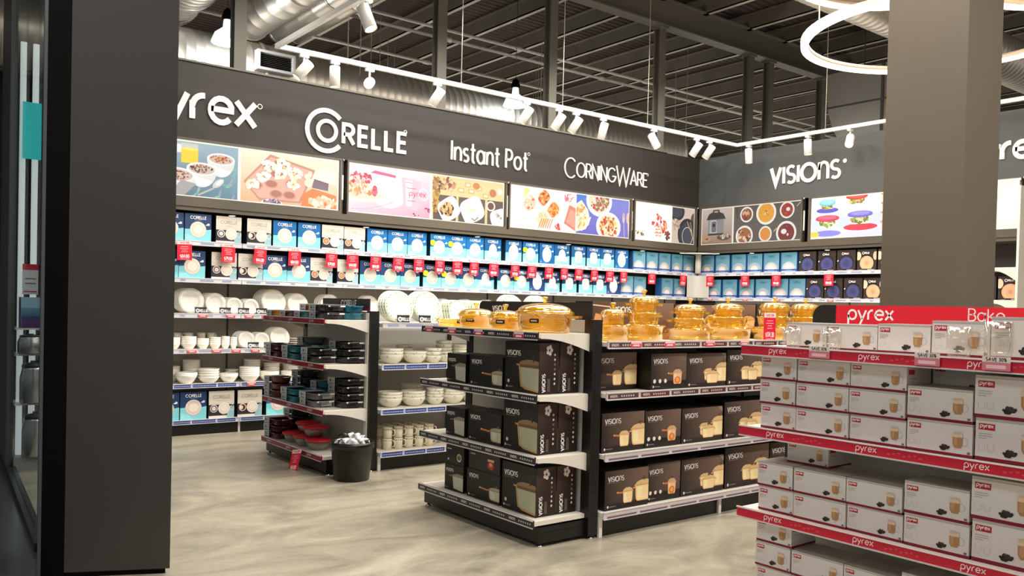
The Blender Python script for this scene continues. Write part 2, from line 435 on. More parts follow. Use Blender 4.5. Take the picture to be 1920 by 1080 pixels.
# canopies under the picture lightboxes
b = MB(); b.box(1.9, 11.25, 9.44, 9.95, 2.50, 2.57); b.box(1.9, 11.25, 9.455, 9.95, 2.455, 2.50)
struct('trim_2', b, TRIMG, 'bronze grey canopy ledge under the picture lightboxes of the long wall', 'trim')
b = MB(); b.box(11.27, 11.75, 2.4, 9.44, 2.50, 2.57); b.box(11.285, 11.75, 2.4, 9.455, 2.455, 2.50)
struct('trim_3', b, TRIMG, 'bronze grey canopy ledge under the picture lightboxes of the end wall', 'trim')

# entrance pillar: panelled, its dark face turned to the camera, its black flank towards the glass
A0, B0, C0, K0 = (1.376, 4.750), (.899, 4.975), (.880, 5.569), (.796, 5.024)
D0 = (1.45, 5.45)
b = MB()
b.prism([A0, D0, C0, B0][::-1], 'z', .03, 6.6, 0)
o = struct('pillar', b, PILD, 'dark panelled entrance pillar standing at the shop front', 'pillar')
b = MB(); b.prism([(1.36, 4.775), (1.43, 5.43), (.885, 5.55), (.9, 4.99)][::-1], 'z', 0, .03, 0)
part('plinth', b, BLACK, o, label='black recessed foot of the pillar')
b = MB(); b.prism([(.897, 4.9765), K0, (.81, 5.054), (.862, 5.56), (.874, 5.56)][::-1], 'z', .0, 6.6, 0)
part('flank_panel', b, BLACK, o, label='black panel beside the glass')
b = MB(); b.prism([K0, (.781, 5.031), (.795, 5.061), (.81, 5.054)][::-1], 'z', 0, 6.6); part('edge_strip', b, mat('steel_edge_strip', (92, 94, 100), .35, .6, noise=.05), o, label='steel edge strip')
b = MB(); b.box(6.394, 6.957, 2.902, 3.513, 0, 6.6)
o = struct('pillar', b, PILM, 'taupe square pillar behind the red header of the nearer gondola', 'pillar')
b = MB(); b.box(6.38, 6.971, 2.888, 3.527, 0, .1)
part('plinth', b, KICK, o)

# roof
b = MB(); b.box(-12, 45, -6, 45, 6.80, 6.85)
struct('ceiling', b, DECK, 'dark brown corrugated roof sheeting above the shop', 'ceiling')
def ibeam(mb, axis, pos, a0, a1, z0, h, w, t=.02):
    if axis == 'x':
        mb.box(a0, a1, pos-w/2, pos+w/2, z0, z0+t); mb.box(a0, a1, pos-w/2, pos+w/2, z0+h-t, z0+h); mb.box(a0, a1, pos-t/2, pos+t/2, z0+t, z0+h-t)
    else:
        mb.box(pos-w/2, pos+w/2, a0, a1, z0, z0+t); mb.box(pos-w/2, pos+w/2, a0, a1, z0+h-t, z0+h); mb.box(pos-t/2, pos+t/2, a0, a1, z0+t, z0+h-t)
for i, y in enumerate((9.6, 20.5)):
    b = MB(); ibeam(b, 'x', y, -8, 40, 6.12, .44, .22)
    struct('ceiling_beam', b, STEEL, ['deep grey roof beam above the long fascia wall', 'deep grey roof beam far beyond the long fascia wall'][i], 'beam')
for k in range(24):
    x = -1.02+1.13*k+(.0 if k % 2 else .06)
    b = MB(); z = 6.54; b.box(x-.012, x+.012, -5, 42, z, z+.25); b.box(x-.012, x+.085, -5, 42, z, z+.016); b.box(x-.085, x+.012, -5, 42, z+.234, z+.25)
    b.mi = [1]*6+[0]*6+[1]*6  # lower flange gets the lit tone, web and top flange the darker one
    struct('ceiling_purlin', b, [STEEL2, PURW], 'steel roof purlin with lit-toned flange, %s of its row counting from the entrance' % nth(k+1), 'purlin')['group'] = 'roof purlins'
for k, x in enumerate((3.434, 6.13, 8.057, 10.38, 12.72, 13.31, 15.02)):
    b = MB(); z0 = 4.07 if x < 11 else 0
    b.box(x-.07, x+.07, 9.53, 9.545, z0, 6.12); b.box(x-.07, x+.07, 9.655, 9.67, z0, 6.12); b.box(x-.008, x+.008, 9.545, 9.655, z0, 6.12)
    b.box(x-.12, x+.12, 9.5, 9.7, z0, z0+.02); b.box(x-.1, x+.1, 9.5, 9.7, 6.08, 6.12)
    struct('ceiling_post', b, STEEL, 'grey steel post between the fascia wall and the roof beam, %s from the entrance' % nth(k+1), 'post')['group'] = 'roof posts'

def duct(name, p0, axis, length, r, label, pitch=.13, mats=None):
    """spiral duct: a pipe with raised seams"""
    b = MB(); prof = [(0, 0), (r, 0)]; z = pitch
    while z < length:
        prof += [(r, z-.012), (r*1.007, z-.006), (r*1.007, z+.006), (r, z+.012)]; z += pitch
    prof += [(r, length), (0, length)]
    b.lathe(prof, 44)
    for z in (.02, length*.33, length*.66, length-.04):
        b.lathe([(r*1.0, z-.03), (r*1.05, z-.025), (r*1.05, z+.025), (r*1.0, z+.03)], 32)
    o = put(name, b.build(name, GALV), p0)
    o.rotation_euler = {'x': (0, PI/2, 0), 'y': (-PI/2, 0, 0)}[axis]
    return tag(o, label, 'air duct', 'air ducts')
duct('air_duct', (.2, 12.0, 4.72), 'x', 13.2, .45, 'long silver spiral duct running behind the top of the fascia wall')
duct('air_duct', (3.36, 9.75, 5.66), 'y', 2.4, .43, 'fattest silver duct crossing overhead beside the entrance pillar')
duct('air_duct', (4.4, 6.5, 5.45), 'y', 5.4, .28, 'mid-sized silver duct crossing overhead beside the first roof post', .3)
duct('air_duct', (4.86, 6.5, 5.4), 'y', 5.5, .14, 'thin silver duct second in width order of the crossing ducts', .45)
duct('air_duct', (5.16, 6.5, 5.4), 'y', 5.5, .10, 'thinnest silver duct crossing overhead, beside the lamp track', .45)
duct('air_duct', (8.2, 6.2, 5.75), 'x', 16, .36, 'silver spiral duct high above the glowing rings')
b = MB(); pts = [(8.85, 5.85), (8.80, 5.2), (8.70, 4.85), (8.55, 4.6), (8.45, 4.3), (8.42, 3.2), (6.6, 3.2), (6.6, 5.85)]
b.prism(pts, 'x', 14.0, 15.0)
t = thing('supply_plenum', 'big sheet metal plenum duct with curved flank above the end wall', 'air duct', (0, 0, 0))
part('duct_casing', b, GALV, t)
b = MB()
b.box(13.98, 14.0, 6.6, 8.81, 5.22, 5.25); b.box(13.98, 14.0, 6.6, 8.6, 4.64, 4.67); b.box(13.97, 14.0, 7.74, 7.78, 3.2, 5.85)
part('seam', b, STEEL, t)
for y in (7.0, 8.4):
    b = MB(); b.tube([(14.5, y, 5.85), (14.5, y, 6.82)], .012, 6); part('hanger', b, STEEL, t)

# air register on the long duct
t = thing('air_vent', 'white framed louvre grille on the long spiral duct', 'vent', (4.62, 11.42, 4.80))
b = MB(); w, h, f = .27, .135, .035
for x0, x1, z0, z1 in ((-w, w, h-f, h), (-w, w, -h, -h+f), (-w, -w+f, -h+f, h-f), (w-f, w, -h+f, h-f)): b.box(x0, x1, -.03, .1, z0, z1)
part('frame', b, WHITE, t)
b = MB(); b.box(-w+f, w-f, .04, .1, -h+f, h-f); part('backing', b, BLACK, t)
b = MB()
for k in range(8): z = -h+f+.01+k*.024; b.prism([(-.005, z), (.03, z+.012), (.03, z+.015), (-.005, z+.003)], 'x', -w+f, w-f)
part('louvre', b, STEEL, t)

# sprinkler pipes
for k, (y, z, x0, x1) in enumerate(((12.5, 6.27, 4.3, 26), (11.5, 5.74, 5.5, 24), (13.6, 6.0, 3, 30))):
    b = MB(); b.tube([(x0, y, z), (x1, y, z)], .028, 8)
    for q in range(6): x = x0+2+q*3.4; b.tube([(x-.06, y, z), (x+.06, y, z)], .042, 8)
    tag(put('sprinkler_pipe', b.build('sprinkler_pipe', PIPEW)), ['pale sprinkler pipe highest of the three beyond the fascia wall', 'pale sprinkler pipe lowest of the three beyond the fascia wall', 'pale sprinkler pipe of middle height beyond the fascia wall'][k], 'pipe', 'sprinkler pipes')
hp = MB(); hp.tube([(0, 0, 0), (0, 0, 2.16)], .006, 5); hpm = hp.build('hanger_rod', STEEL2)
for k in range(16):
    x = 5.2+k*.62; y = 10.4+(k*37 % 17)*.28
    o = put('hanger_rod', hpm, (x, y, 4.66+(.15 if k % 3 else 0)))
    tag(o, 'thin hanger rod dangling from the roof beyond the fascia wall', 'rod', 'thin hanger rods')

# high bay pendant lamps
GLOW = mat('lamp_diffuser', (255, 255, 255), .4, emit=(240, 246, 255), est=9)
GLOWW = mat('warm_lamp_lens', (255, 255, 255), .3, emit=(255, 236, 205), est=14)
ALU = mat('spun_aluminium', (214, 216, 220), .3, .6, noise=.04)
def highbay(loc, label):
    t = thing('pendant_lamp', label, 'lamp', loc, 0, 'warehouse pendant lamps')
    b = MB(); b.lathe([(0, .30), (.05, .30), (.06, .20), (.16, .12), (.20, .02), (.205, 0), (.195, 0), (.15, .11), (.05, .18), (0, .18)], 28)
    part('lamp_shade', b, mat('clear_ribbed_shade', (235, 240, 246), .25, 0, .02, emit=(235, 242, 255), est=1.2), t)
    b = MB(); b.lathe([(0, .0), (.18, .0), (.185, .012), (0, .015)], 28); part('diffuser', b, GLOW, t)
    b = MB(); b.lathe([(0, .30), (.07, .30), (.075, .34), (.05, .42), (.02, .45), (0, .45)], 18); part('driver_box', b, BLACK, t)
    b = MB(); b.tube([(0, 0, .44), (0, 0, 1.98)], .006, 6); part('chain', b, STEEL, t)
    l = bpy.data.lights.new('pendant_bulb', 'POINT'); l.energy = 45; l.color = (.93, .97, 1); l.shadow_soft_size = .15
    o = put('pendant_bulb', l, (0, 0, -.12), 0, t)
highbay((3.86, 11.2, 4.86), 'bright pendant lamp beyond the wall beside the first roof post')
highbay((8.66, 11.2, 4.82), 'bright pendant lamp beyond the wall beside the third roof post')

# glowing ring chandeliers
RINGM = mat('led_ring_band', (255, 255, 255), .4, emit=(255, 226, 190), est=6.5)
RINGB = mat('ring_body', (236, 214, 190), .5, noise=.02)
def ringlamp(loc, r, label, wires):
    t = thing('ring_lamp', label, 'lamp', loc, 0, 'glowing ring chandeliers')
    b = MB(); prof = [(r-.035, -.03), (r+.035, -.03), (r+.035, .0)]
    n = 64; b.lathe([(r-.04, .0), (r-.04, -.035), (r+.04, -.035), (r+.04, .0)], n); part('light_band', b, RINGM, t)
    b = MB(); b.lathe([(r+.042, 0), (r+.042, .05), (r-.042, .05), (r-.042, 0), (r+.042, 0)], n); part('ring_body', b, RINGB, t)
    for a in wires:
        b = MB(); x, y = r*math.cos(R(a)), r*math.sin(R(a)); b.tube([(x, y, .05), (x, y, 6.75-loc[2])], .008, 6); part('suspension_wire', b, WHITE, t)
ringlamp((9.75, 4.755, 4.70), 1.45, 'large glowing ring lamp half hidden by the taupe pillar', (40, 150, 280))
ringlamp((8.9, 4.65, 5.22), 1.2, 'upper glowing ring lamp cut by the top of the view', (60, 200, 320))
ringlamp((9.6, 3.3, 4.95), .95, 'glowing ring lamp emerging beyond the far flank of the taupe pillar', (60, 180, 300))

# ------------------------------------------------------------------ lamp track and spotlights
t = thing('lighting_track', 'white rectangular lamp track hanging above the aisles', 'lamp track', (0, 0, 4.10))
for x0, x1, y0, y1 in ((3.40, 10.95, 8.41, 8.45), (3.40, 3.44, .5, 8.41), (10.91, 10.95, .5, 8.41)):
    b = MB(); b.box(x0, x1, y0, y1, -.018, .03); part('track_rail', b, WHITE, t)
for x, y in ((5.7, 8.43), (7.3, 8.43), (8.9, 8.43), (10.93, 6.9), (3.42, 6.0)):
    b = MB(); b.tube([(x, y, .03), (x, y, 2.7)], .005, 5); part('suspension_wire', b, STEEL2, t)

LAMPW = mat('white_lamp_housing', (235, 232, 228), .35, noise=.02)
def spot(x, y, d, label, power=28, lensE=1.0, angle=70):
    x *= .9634; y *= .9634
    t = thing('track_spotlight', label, 'spotlight', (x, y, 4.082), 0, 'white track spotlights')
    b = MB(); b.box(-.05, .05, -.02, .02, -.035, 0); part('adapter', b, LAMPW, t)
    b = MB(); b.tube([(0, 0, -.03), (0, 0, -.11)], .012, 8); part('stem', b, LAMPW, t)
    d = Vector(d).normalized()
    q = d.to_track_quat('-Z', 'Y')
    b = MB(); b.lathe([(0, .10), (.05, .10), (.056, .09), (.056, -.12), (.050, -.12), (.048, -.10), (0, -.10)], 24)
    h = part('lamp_head', b, LAMPW, t, (0, 0, -.16)); h.rotation_mode = 'QUATERNION'; h.rotation_quaternion = q
    b = MB(); b.lathe([(0, -.104), (.047, -.104), (.047, -.101)], 20); part('lens', b, GLOWW, h)
    l = bpy.data.lights.new('spot_beam', 'SPOT'); l.energy = power; l.color = (1, .90, .77); l.spot_size = R(angle); l.spot_blend = .6; l.shadow_soft_size = .05
    o = put('spot_beam', l, (0, 0, -.135), 0, h)
down_wall = (0, .55, -1)
specs = [(3.854, 8.75, (-.75, .25, -1)), (4.22, 8.75, (.03, .05, -1)), (4.652, 8.75, (-.62, -.95, -.42)), (5.57, 8.75, (-.5, .42, -1)), (6.953, 8.75, (-.5, .4, -1)),
         (7.516, 8.75, (-.45, .45, -1)), (7.826, 8.75, (-.45, .45, -1)), (8.342, 8.75, (-.1, .25, -1)), (9.381, 8.75, (.15, -.55, -1)), (10.345, 8.75, (-.4, .5, -1)), (10.654, 8.75, (-.4, .5, -1)),
         (11.35, 8.518, (-.05, -.1, -1)), (11.35, 7.448, (0, -.05, -1)), (11.35, 6.764, (-.8, -.35, -.75)), (3.55, 6.764, (.25, -.35, -1))]
lab = ['white track spotlight tilted down, %s along the track above the fascia wall' % nth(k+1) for k in range(11)]
lab[2] = 'white track spotlight glaring straight out, third along the track above the fascia wall'
lab += ['white track spotlight, first beyond the track corner above the end wall', 'white track spotlight, second beyond the track corner above the end wall', 'white track spotlight glaring brightly beside the taupe pillar', 'lone white spotlight on the track arm above the entrance']
for k, (x, y, d) in enumerate(specs): spot(x, y, d, lab[k], power=(10 if k in (2, 13) else 75))

# ================================================================== raised fascia signs
SIGNW = mat('white_sign_letter', (246, 240, 233), .45, noise=.02)
def on_wall(mb): return Sheet(mb, (0, 0, 0), (1, 0, 0), (0, 0, 1), (0, -1, 0))     # local sheet facing -y
def sign(name, label, loc, rz, draw):
    b = MB(); s = on_wall(b); draw(s)
    tag(put(name, b.build(name, SIGNW), loc, rz), label, 'wall sign', 'raised fascia signs')
def logo_pyrex(s, x, y, h, w, c=(255, 255, 255), l=1, depth=0.0, sp=.13): return s.text('pyrex', x, y, h, w, c, l, sp, depth)
def logo_corelle(s, x, y, h, w, c=(255, 255, 255), l=1, depth=0.0, big=True):
    if big:
        r = h*.92
        s.stroke(arc(x+r, y+h*.45, r, r, 42, 318, 24), w*1.15, c, l, False, depth)
        s.stroke(C_(arc(x+r+.05*h, y+h*.45, h*.45, h*.45, 0, 360, 24))[1:], w, c, l, True, depth)
        x += r*1.95
        return s.text('RELLE', x-.02*h, y, h*.88, w, c, l, .3, depth)
    return s.text('CORELLE', x, y, h, w, c, l, .2, depth)
def visions(s, x, y, h, w, c=(255, 255, 255), l=1, depth=0.0):
    x0 = x
    for ch in 'VISIOnS':
        if ch == 'n':
            s.stroke([(x+.03*h, y), (x+.03*h, y+h)], w, c, l, False, depth)
            s.stroke([(x+.03*h, y+.55*h)]+[(x+.33*h+p[0]*h, y+p[1]*h) for p in arc(0, .66, .27, .32, 170, 0, 8)]+[(x+.6*h, y)], w, c, l, False, depth); x += .8*h
        else:
            g = GLYPH[ch]
            for i, st in enumerate(g[1]):
                cl = st[0] == 'c'; pp = st[1:] if cl else st
                s.stroke([(x+a*h*.95, y+q*h) for a, q in pp], w*(1.25 if ch in 'VO' else 1), c, l, cl, depth+i*.0006 if depth else 0.0)
            x += (g[0]*.95+.2)*h
    return x-x0
D = .018
def sg_pyrex(s):
    q = logo_pyrex(s, 0, 0, .385, .062, depth=D, sp=.11)
    s.ring(q+.06, .25, .026, .008, (255, 255, 255), 1, 14)
sign('fascia_sign', 'white raised lettering ending in x beside the entrance pillar', (2.30, 9.458, 3.45), 0, sg_pyrex)
def sg_corelle(s):
    logo_corelle(s, 0, 0, .262, .046, depth=D); s.ring(1.34, .26, .022, .007, (255, 255, 255), 1, 14)
sign('fascia_sign', 'white raised lettering with a large open ring around its second letter', (4.215, 9.458, 3.425), 0, sg_corelle)
def sg_instant(s):
    s.text('Instant Pot', 0, 0, .25, .028, (255, 255, 255), 1, .2, D, 1.29/(text_width('Instant Pot', .2)*.25)); s.ring(1.325, .24, .02, .007, (255, 255, 255), 1, 14)
sign('fascia_sign', 'white raised rounded lettering of two words, third sign on the fascia', (6.255, 9.458, 3.425), 0, sg_instant)
def sg_corning(s):
    x = 0; kx = .80
    for ch, h in zip('CORNINGWARE', (.29, .21, .21, .21, .21, .21, .21, .29, .21, .21, .21)):
        s.text(ch, x, -.03 if h > .25 else 0, h, .018, (255, 255, 255), 1, .2, D, kx); x += (GLYPH[ch][0]+.2)*h*.93*kx
    s.ring(x+.0, .2, .018, .007, (255, 255, 255), 1, 14)
sign('fascia_sign', 'white raised thin small-capital lettering, last sign before the corner', (8.255, 9.458, 3.45), 0, sg_corning)
def sg_visions(s):
    q = visions(s, 0, 0, .25, .043, depth=D); s.ell(q+.02, .23, .03, .03, (255, 255, 255), 1)
sign('fascia_sign', 'white raised heavy capitals on the grey end wall', (11.288, 8.03, 3.485), FX, sg_visions)
sign('fascia_sign', 'white raised letters cut off beyond the taupe pillar', (11.288, 5.10, 3.475), FX, lambda s: logo_pyrex(s, 0, 0, .285, .055, depth=D, sp=.11))

# ================================================================== picture lightboxes
def food(s, cx, cy, rx, ry, cols, seed, l, rim=(250, 246, 238), base=None, k=46, size=.016):
    s.ell(cx, cy, rx, ry, rim, l, n=30)
    s.ell(cx, cy, rx*.8, ry*.8, base or cols[0], l+.3, n=26)
    s.blobs(cx, cy, rx*.72, ry*.72, cols, k, size, l+.5, seed)
def bowl_side(s, cx, cy, rx, h, cols, seed, l):
    """white bowl seen from above the rim"""
    s.poly(arc(cx, cy, rx, h, 180, 360, 20), (226, 224, 220), l)
    s.poly(arc(cx+rx*.1, cy-h*.05, rx*.8, h*.9, 200, 320, 14), (240, 238, 234), l+.2)
    s.ell(cx, cy, rx, rx*.42, (246, 244, 240), l+.5, n=28); s.ell(cx, cy-.003, rx*.86, rx*.33, (206, 186, 170), l+.8, n=26)
    s.blobs(cx, cy, rx*.72, rx*.25, cols, 60, .011, l+1, seed)
def pic_bowls(s, w, h):
    s.grad4(0, 0, w, h, [(84, 96, 104), (104, 142, 160), (150, 178, 190), (178, 192, 196)], 0)
    s.poly([(0, 0), (.5, 0), (.62, .12), (.2, .2), (0, .16)], (84, 84, 84), 1)
    rg = random.Random(3)
    for i in range(26): s.ell(.75+rg.random()*(w-.78), rg.random()*.34, .05, .014, (112+rg.randint(0, 50), 150+rg.randint(0, 40), 170), 1+i*.05, n=8, rot=rg.random()*90)
    s.rect(.62, .36, .80, .56, (206, 204, 190), 3); s.poly([(.62, .35), (.80, .35), (.80, .50), (.62, .50)], (236, 206, 44), 4); s.ell(.71, .50, .09, .016, (246, 226, 90), 5)
    s.ell(.5, .5, .25, .05, (230, 232, 234), 3)
    bowl_side(s, 1.05, .43, .155, .2, [(190, 96, 60), (216, 130, 90), (150, 70, 46), (230, 170, 130)], 4, 8)
    bowl_side(s, .84, .30, .165, .2, [(120, 60, 48), (90, 44, 36), (176, 110, 96), (70, 34, 30), (220, 190, 176)], 5, 14)
    bowl_side(s, .58, .21, .19, .2, [(150, 80, 60), (100, 50, 40), (214, 190, 180), (170, 60, 46)], 6, 20)
    s.poly([(.5, 0), (.66, .0), (.78, .13), (.62, .16)], (170, 164, 160), 26)
    s.stroke([(.80, .01), (.95, .09), (1.0, .13)], .02, (190, 184, 178), 28); s.ell(1.02, .16, .075, .036, (214, 208, 200), 29, rot=38); s.ell(1.03, .168, .045, .02, (242, 238, 232), 30, rot=38)
def pic_muffin(s, w, h):
    s.grad4(0, 0, w, h, [(238, 170, 130), (244, 190, 150), (252, 226, 200), (248, 220, 190)], 0)
    s.rect(.78, .30, 1.17, .44, (250, 226, 206), 1); s.poly([(.86, .23), (1.07, .21), (1.08, .36), (.9, .38)], (128, 104, 118), 2)
    s.poly([(.22, .02), (.72, -.0+.03), (.90, .44), (.34, .56), (.03, .22)], (196, 140, 118), 3)
    s.poly([(.22, .05), (.70, .05), (.86, .42), (.35, .53), (.06, .22)], (226, 170, 148), 4)
    cs = [(.18, .19), (.36, .22), (.42, .11), (.58, .11), (.27, .30), (.42, .34), (.33, .41), (.52, .42), (.61, .25), (.46, .47), (.66, .38)]
    for i, (x, y) in enumerate(cs):
        s.ell(x, y, .082, .05, (206, 150, 130), 5+i*.6); s.ell(x, y+.004, .066, .038, (178, 116, 98), 5.3+i*.6)
    for i, (x, y, q) in enumerate(((.14, .2, .07), (.27, .29, .07), (.33, .42, .08), (.5, .43, .085), (.64, .37, .09), (.46, .34, .07), (.62, .24, .06), (.47, .48, .05))):
        s.blobs(x, y, q, q*.7, [(255, 250, 236), (252, 240, 214), (246, 224, 180), (255, 255, 250)], 26, .026, 13+i*2, 20+i); s.blobs(x, y, q*.4, q*.3, [(206, 150, 80), (226, 176, 60), (170, 120, 90)], 8, .012, 15.2+i*2, 40+i)
    s.poly([(.86, .34), (1.17, .28), (1.17, .44), (.95, .47)], (253, 230, 208), 30); s.blobs(.80, .33, .04, .09, [(253, 228, 206), (250, 218, 190)], 14, .026, 31, 70)
    s.poly([(.72, .0), (1.17, .0), (1.17, .16), (.86, .22), (.74, .14)], (232, 130, 80), 33); s.blobs(1.0, .07, .17, .07, [(255, 246, 230), (252, 224, 196), (244, 190, 150)], 46, .03, 34, 71)
    s.ell(.36, .0, .13, .045, (248, 226, 206), 40); s.blobs(.37, .015, .10, .028, [(110, 90, 120), (90, 72, 104), (150, 130, 150)], 40, .014, 41, 72)
def pic_pink(s, w, h):
    s.grad4(0, 0, w, h, [(246, 196, 204), (238, 160, 176), (250, 206, 210), (255, 236, 226)], 0)
    s.ell(.56, .34, .30, .26, (255, 240, 238), 1); s.ell(.62, .36, .2, .2, (255, 250, 248), 1.6)
    s.poly([(.30, .50), (.66, .47), (.66, .505), (.36, .535)], (226, 96, 132), 3)
    s.ell(.18, .2, .34, .07, (255, 226, 206), 3); s.ell(.18, .22, .30, .05, (252, 208, 186), 4)
    s.blobs(.15, .30, .18, .09, [(240, 150, 100), (250, 190, 150), (236, 130, 90), (255, 220, 190)], 60, .03, 5, 11); s.blobs(.16, .42, .15, .07, [(236, 170, 160), (214, 80, 100), (250, 206, 196), (196, 60, 80)], 54, .022, 13, 12); s.blobs(.36, .28, .04, .04, [(220, 70, 90), (238, 110, 120)], 10, .03, 21, 13)
    s.stroke([(.05, .02), (.2, .04), (.4, .07), (.62, .16)], .012, (250, 220, 226), 23)
    for i in range(26): q = i/26; s.ell(.05+.58*q, .03+.14*q*q, .008, .008, (222, 140, 160), 24, n=6)
    s.poly([(.78, .10), (1.0, .08), (1.04, .46), (.74, .50)], (246, 186, 198), 5); s.poly([(.82, .14), (.9, .13), (.9, .46), (.8, .47)], (255, 224, 228), 6); s.ring(1.08, .3, .07, .022, (248, 206, 212), 6)
    s.text('pyrex', .86, .27, .07, .009, (206, 70, 90), 7, .16); s.rect(.82, .36, .96, .368, (214, 90, 110), 7); s.rect(.83, .2, .95, .207, (214, 90, 110), 7); s.rect(.80, .43, .9, .437, (214, 90, 110), 7)
    s.blobs(1.15, .12, .05, .05, [(170, 60, 90), (200, 110, 130)], 8, .02, 8, 15); s.blobs(.96, .03, .06, .02, [(150, 44, 74)], 3, .018, 9, 16)
def pic_breakfast(s, w, h):
    s.rect(0, 0, w, h, (238, 206, 150), 0)
    for x0, x1 in ((.02, .38), (.42, .86), (.9, 1.2)): s.rect(x0, .0, x1, .33, (96, 84, 74), 1)
    s.rect(.40, .0, .415, .36, (246, 206, 140), 2); s.rect(.87, .0, .89, .34, (246, 206, 140), 2)
    s.blobs(.08, .44, .09, .1, [(150, 110, 60), (190, 140, 80), (90, 60, 30)], 40, .03, 3, 31); s.blobs(.24, .48, .12, .09, [(206, 150, 110), (140, 90, 60), (236, 200, 170)], 44, .026, 9, 32); s.blobs(.05, .26, .05, .16, [(206, 160, 80), (170, 120, 60)], 26, .03, 15, 33)
    for i, (x, y) in enumerate(((.45, .42), (.56, .50), (.62, .42), (.74, .47), (.86, .38))): s.rrect(x-.05, y-.03, x+.05, y+.03, .01, (226, 170, 110), 16); s.rrect(x-.035, y-.018, x+.035, y+.018, .006, (250, 226, 186), 17)
    s.ell(.70, .5, .06, .045, (206, 130, 70), 18); s.ell(.98, .43, .06, .055, (196, 120, 80), 18); s.ell(1.1, .46, .05, .04, (250, 236, 206), 18); s.ell(.95, .25, .075, .07, (250, 246, 238), 18); s.ell(.95, .25, .055, .05, (110, 70, 44), 19)
    s.poly(_sq(.26, .15, .17, .15, 35), (252, 250, 246), 20); s.blobs(.22, .14, .1, .08, [(214, 150, 80), (130, 70, 46), (236, 190, 120), (90, 44, 36)], 40, .03, 21, 34)
    s.poly(_sq(.64, .17, .19, .17, 30), (254, 253, 250), 20); s.stroke([(.56, .28), (.58, .18), (.7, .17)], .02, (216, 230, 170), 21); s.stroke([(.63, .06), (.68, .03), (.74, .08)], .014, (120, 100, 86), 21)
    s.poly(_sq(1.1, .08, .15, .14, 20), (252, 250, 246), 20); s.blobs(1.08, .1, .05, .05, [(150, 150, 120), (200, 190, 160)], 8, .02, 21, 36)
def _sq(cx, cy, rx, ry, rot=0):
    """rounded square plate outline"""
    p = []
    for k in range(32):
        a = 2*PI*k/32; c, q = math.cos(a), math.sin(a); e = .55
        x = rx*math.copysign(abs(c)**e, c); y = ry*math.copysign(abs(q)**e, q)
        p.append((cx+x*math.cos(R(rot))-y*math.sin(R(rot))*.9, cy+x*math.sin(R(rot))*.9+y*math.cos(R(rot))))
    return p
def pic_trays(s, w, h):
    s.grad4(0, 0, w, h, [(255, 255, 254), (252, 226, 206), (252, 220, 200), (255, 254, 250)], 0)
    s.ell(.12, .3, .22, .4, (255, 255, 255), 1); s.blobs(.30, .5, .05, .06, [(236, 226, 140), (206, 206, 110)], 16, .03, 2, 41)
    def tray(cx, cy, cols, sd, l, rim=(252, 224, 206)):
        s.poly(_sq(cx, cy, .155, .13, 52), rim, l); s.poly(_sq(cx, cy, .115, .095, 52), cols[0], l+1); s.blobs(cx, cy, .085, .085, cols, 46, .024, l+1.3, sd)
    tray(.36, .36, [(244, 190, 160), (226, 110, 80), (250, 220, 190)], 42, 5); tray(.62, .46, [(214, 120, 66), (236, 180, 110), (160, 70, 40)], 43, 12); tray(.80, .30, [(232, 130, 60), (244, 170, 90), (206, 96, 40)], 44, 19)
    tray(.60, .15, [(248, 206, 170), (240, 190, 150)], 45, 26)
    for i in range(6): s.stroke([(.52+i*.04, .02), (.58+i*.04, .16)], .016, (206, 120, 50), 34)
    s.blobs(.88, .06, .05, .05, [(214, 60, 60), (236, 110, 100)], 14, .024, 36, 46)
    s.poly([(1.0, .12), (1.3, .02), (1.3, .36), (1.1, .4)], (232, 120, 104), 36); s.poly([(1.04, .14), (1.3, .06), (1.3, .30), (1.12, .34)], (240, 150, 130), 37)
    s.blobs(1.1, .5, .1, .06, [(240, 160, 170), (252, 220, 216), (214, 100, 120)], 18, .03, 38, 47)
def pic_purple(s, w, h):
    s.grad4(0, 0, w, h, [(104, 104, 190), (116, 112, 196), (128, 128, 206), (84, 130, 214)], 0)
    s.poly([(0, .02), (.2, .07), (.28, .22), (.24, .36), (.1, .5), (0, .44)], (250, 236, 200), 2); s.blobs(.1, .25, .1, .17, [(250, 230, 170), (236, 190, 120), (255, 246, 220), (226, 160, 90)], 60, .034, 3, 51); s.stroke([(.0, .05), (.12, .05), (.24, .14), (.29, .26)], .018, (252, 244, 226), 12)
    food(s, .46, .52, .27, .24, [(206, 70, 90), (120, 150, 60), (150, 130, 70), (226, 220, 190), (176, 90, 90)], 52, 14, (252, 250, 242), (226, 216, 190), 90, .024)
    food(s, .66, .14, .26, .22, [(214, 90, 60), (236, 200, 110), (250, 236, 190), (196, 60, 50), (226, 160, 80)], 53, 26, (253, 251, 244), (246, 226, 180), 90, .024)
    for x, k in ((.98, 0), (1.07, 1)):
        s.stroke([(x+.02, .0), (x, .22)], .016, (206, 170, 170), 40); s.ell(x-.005, .30, .03, .085, (222, 186, 176), 41)
    for k in range(3): s.rect(.963+k*.014, .3, .968+k*.014, .39, (116, 112, 196), 42)
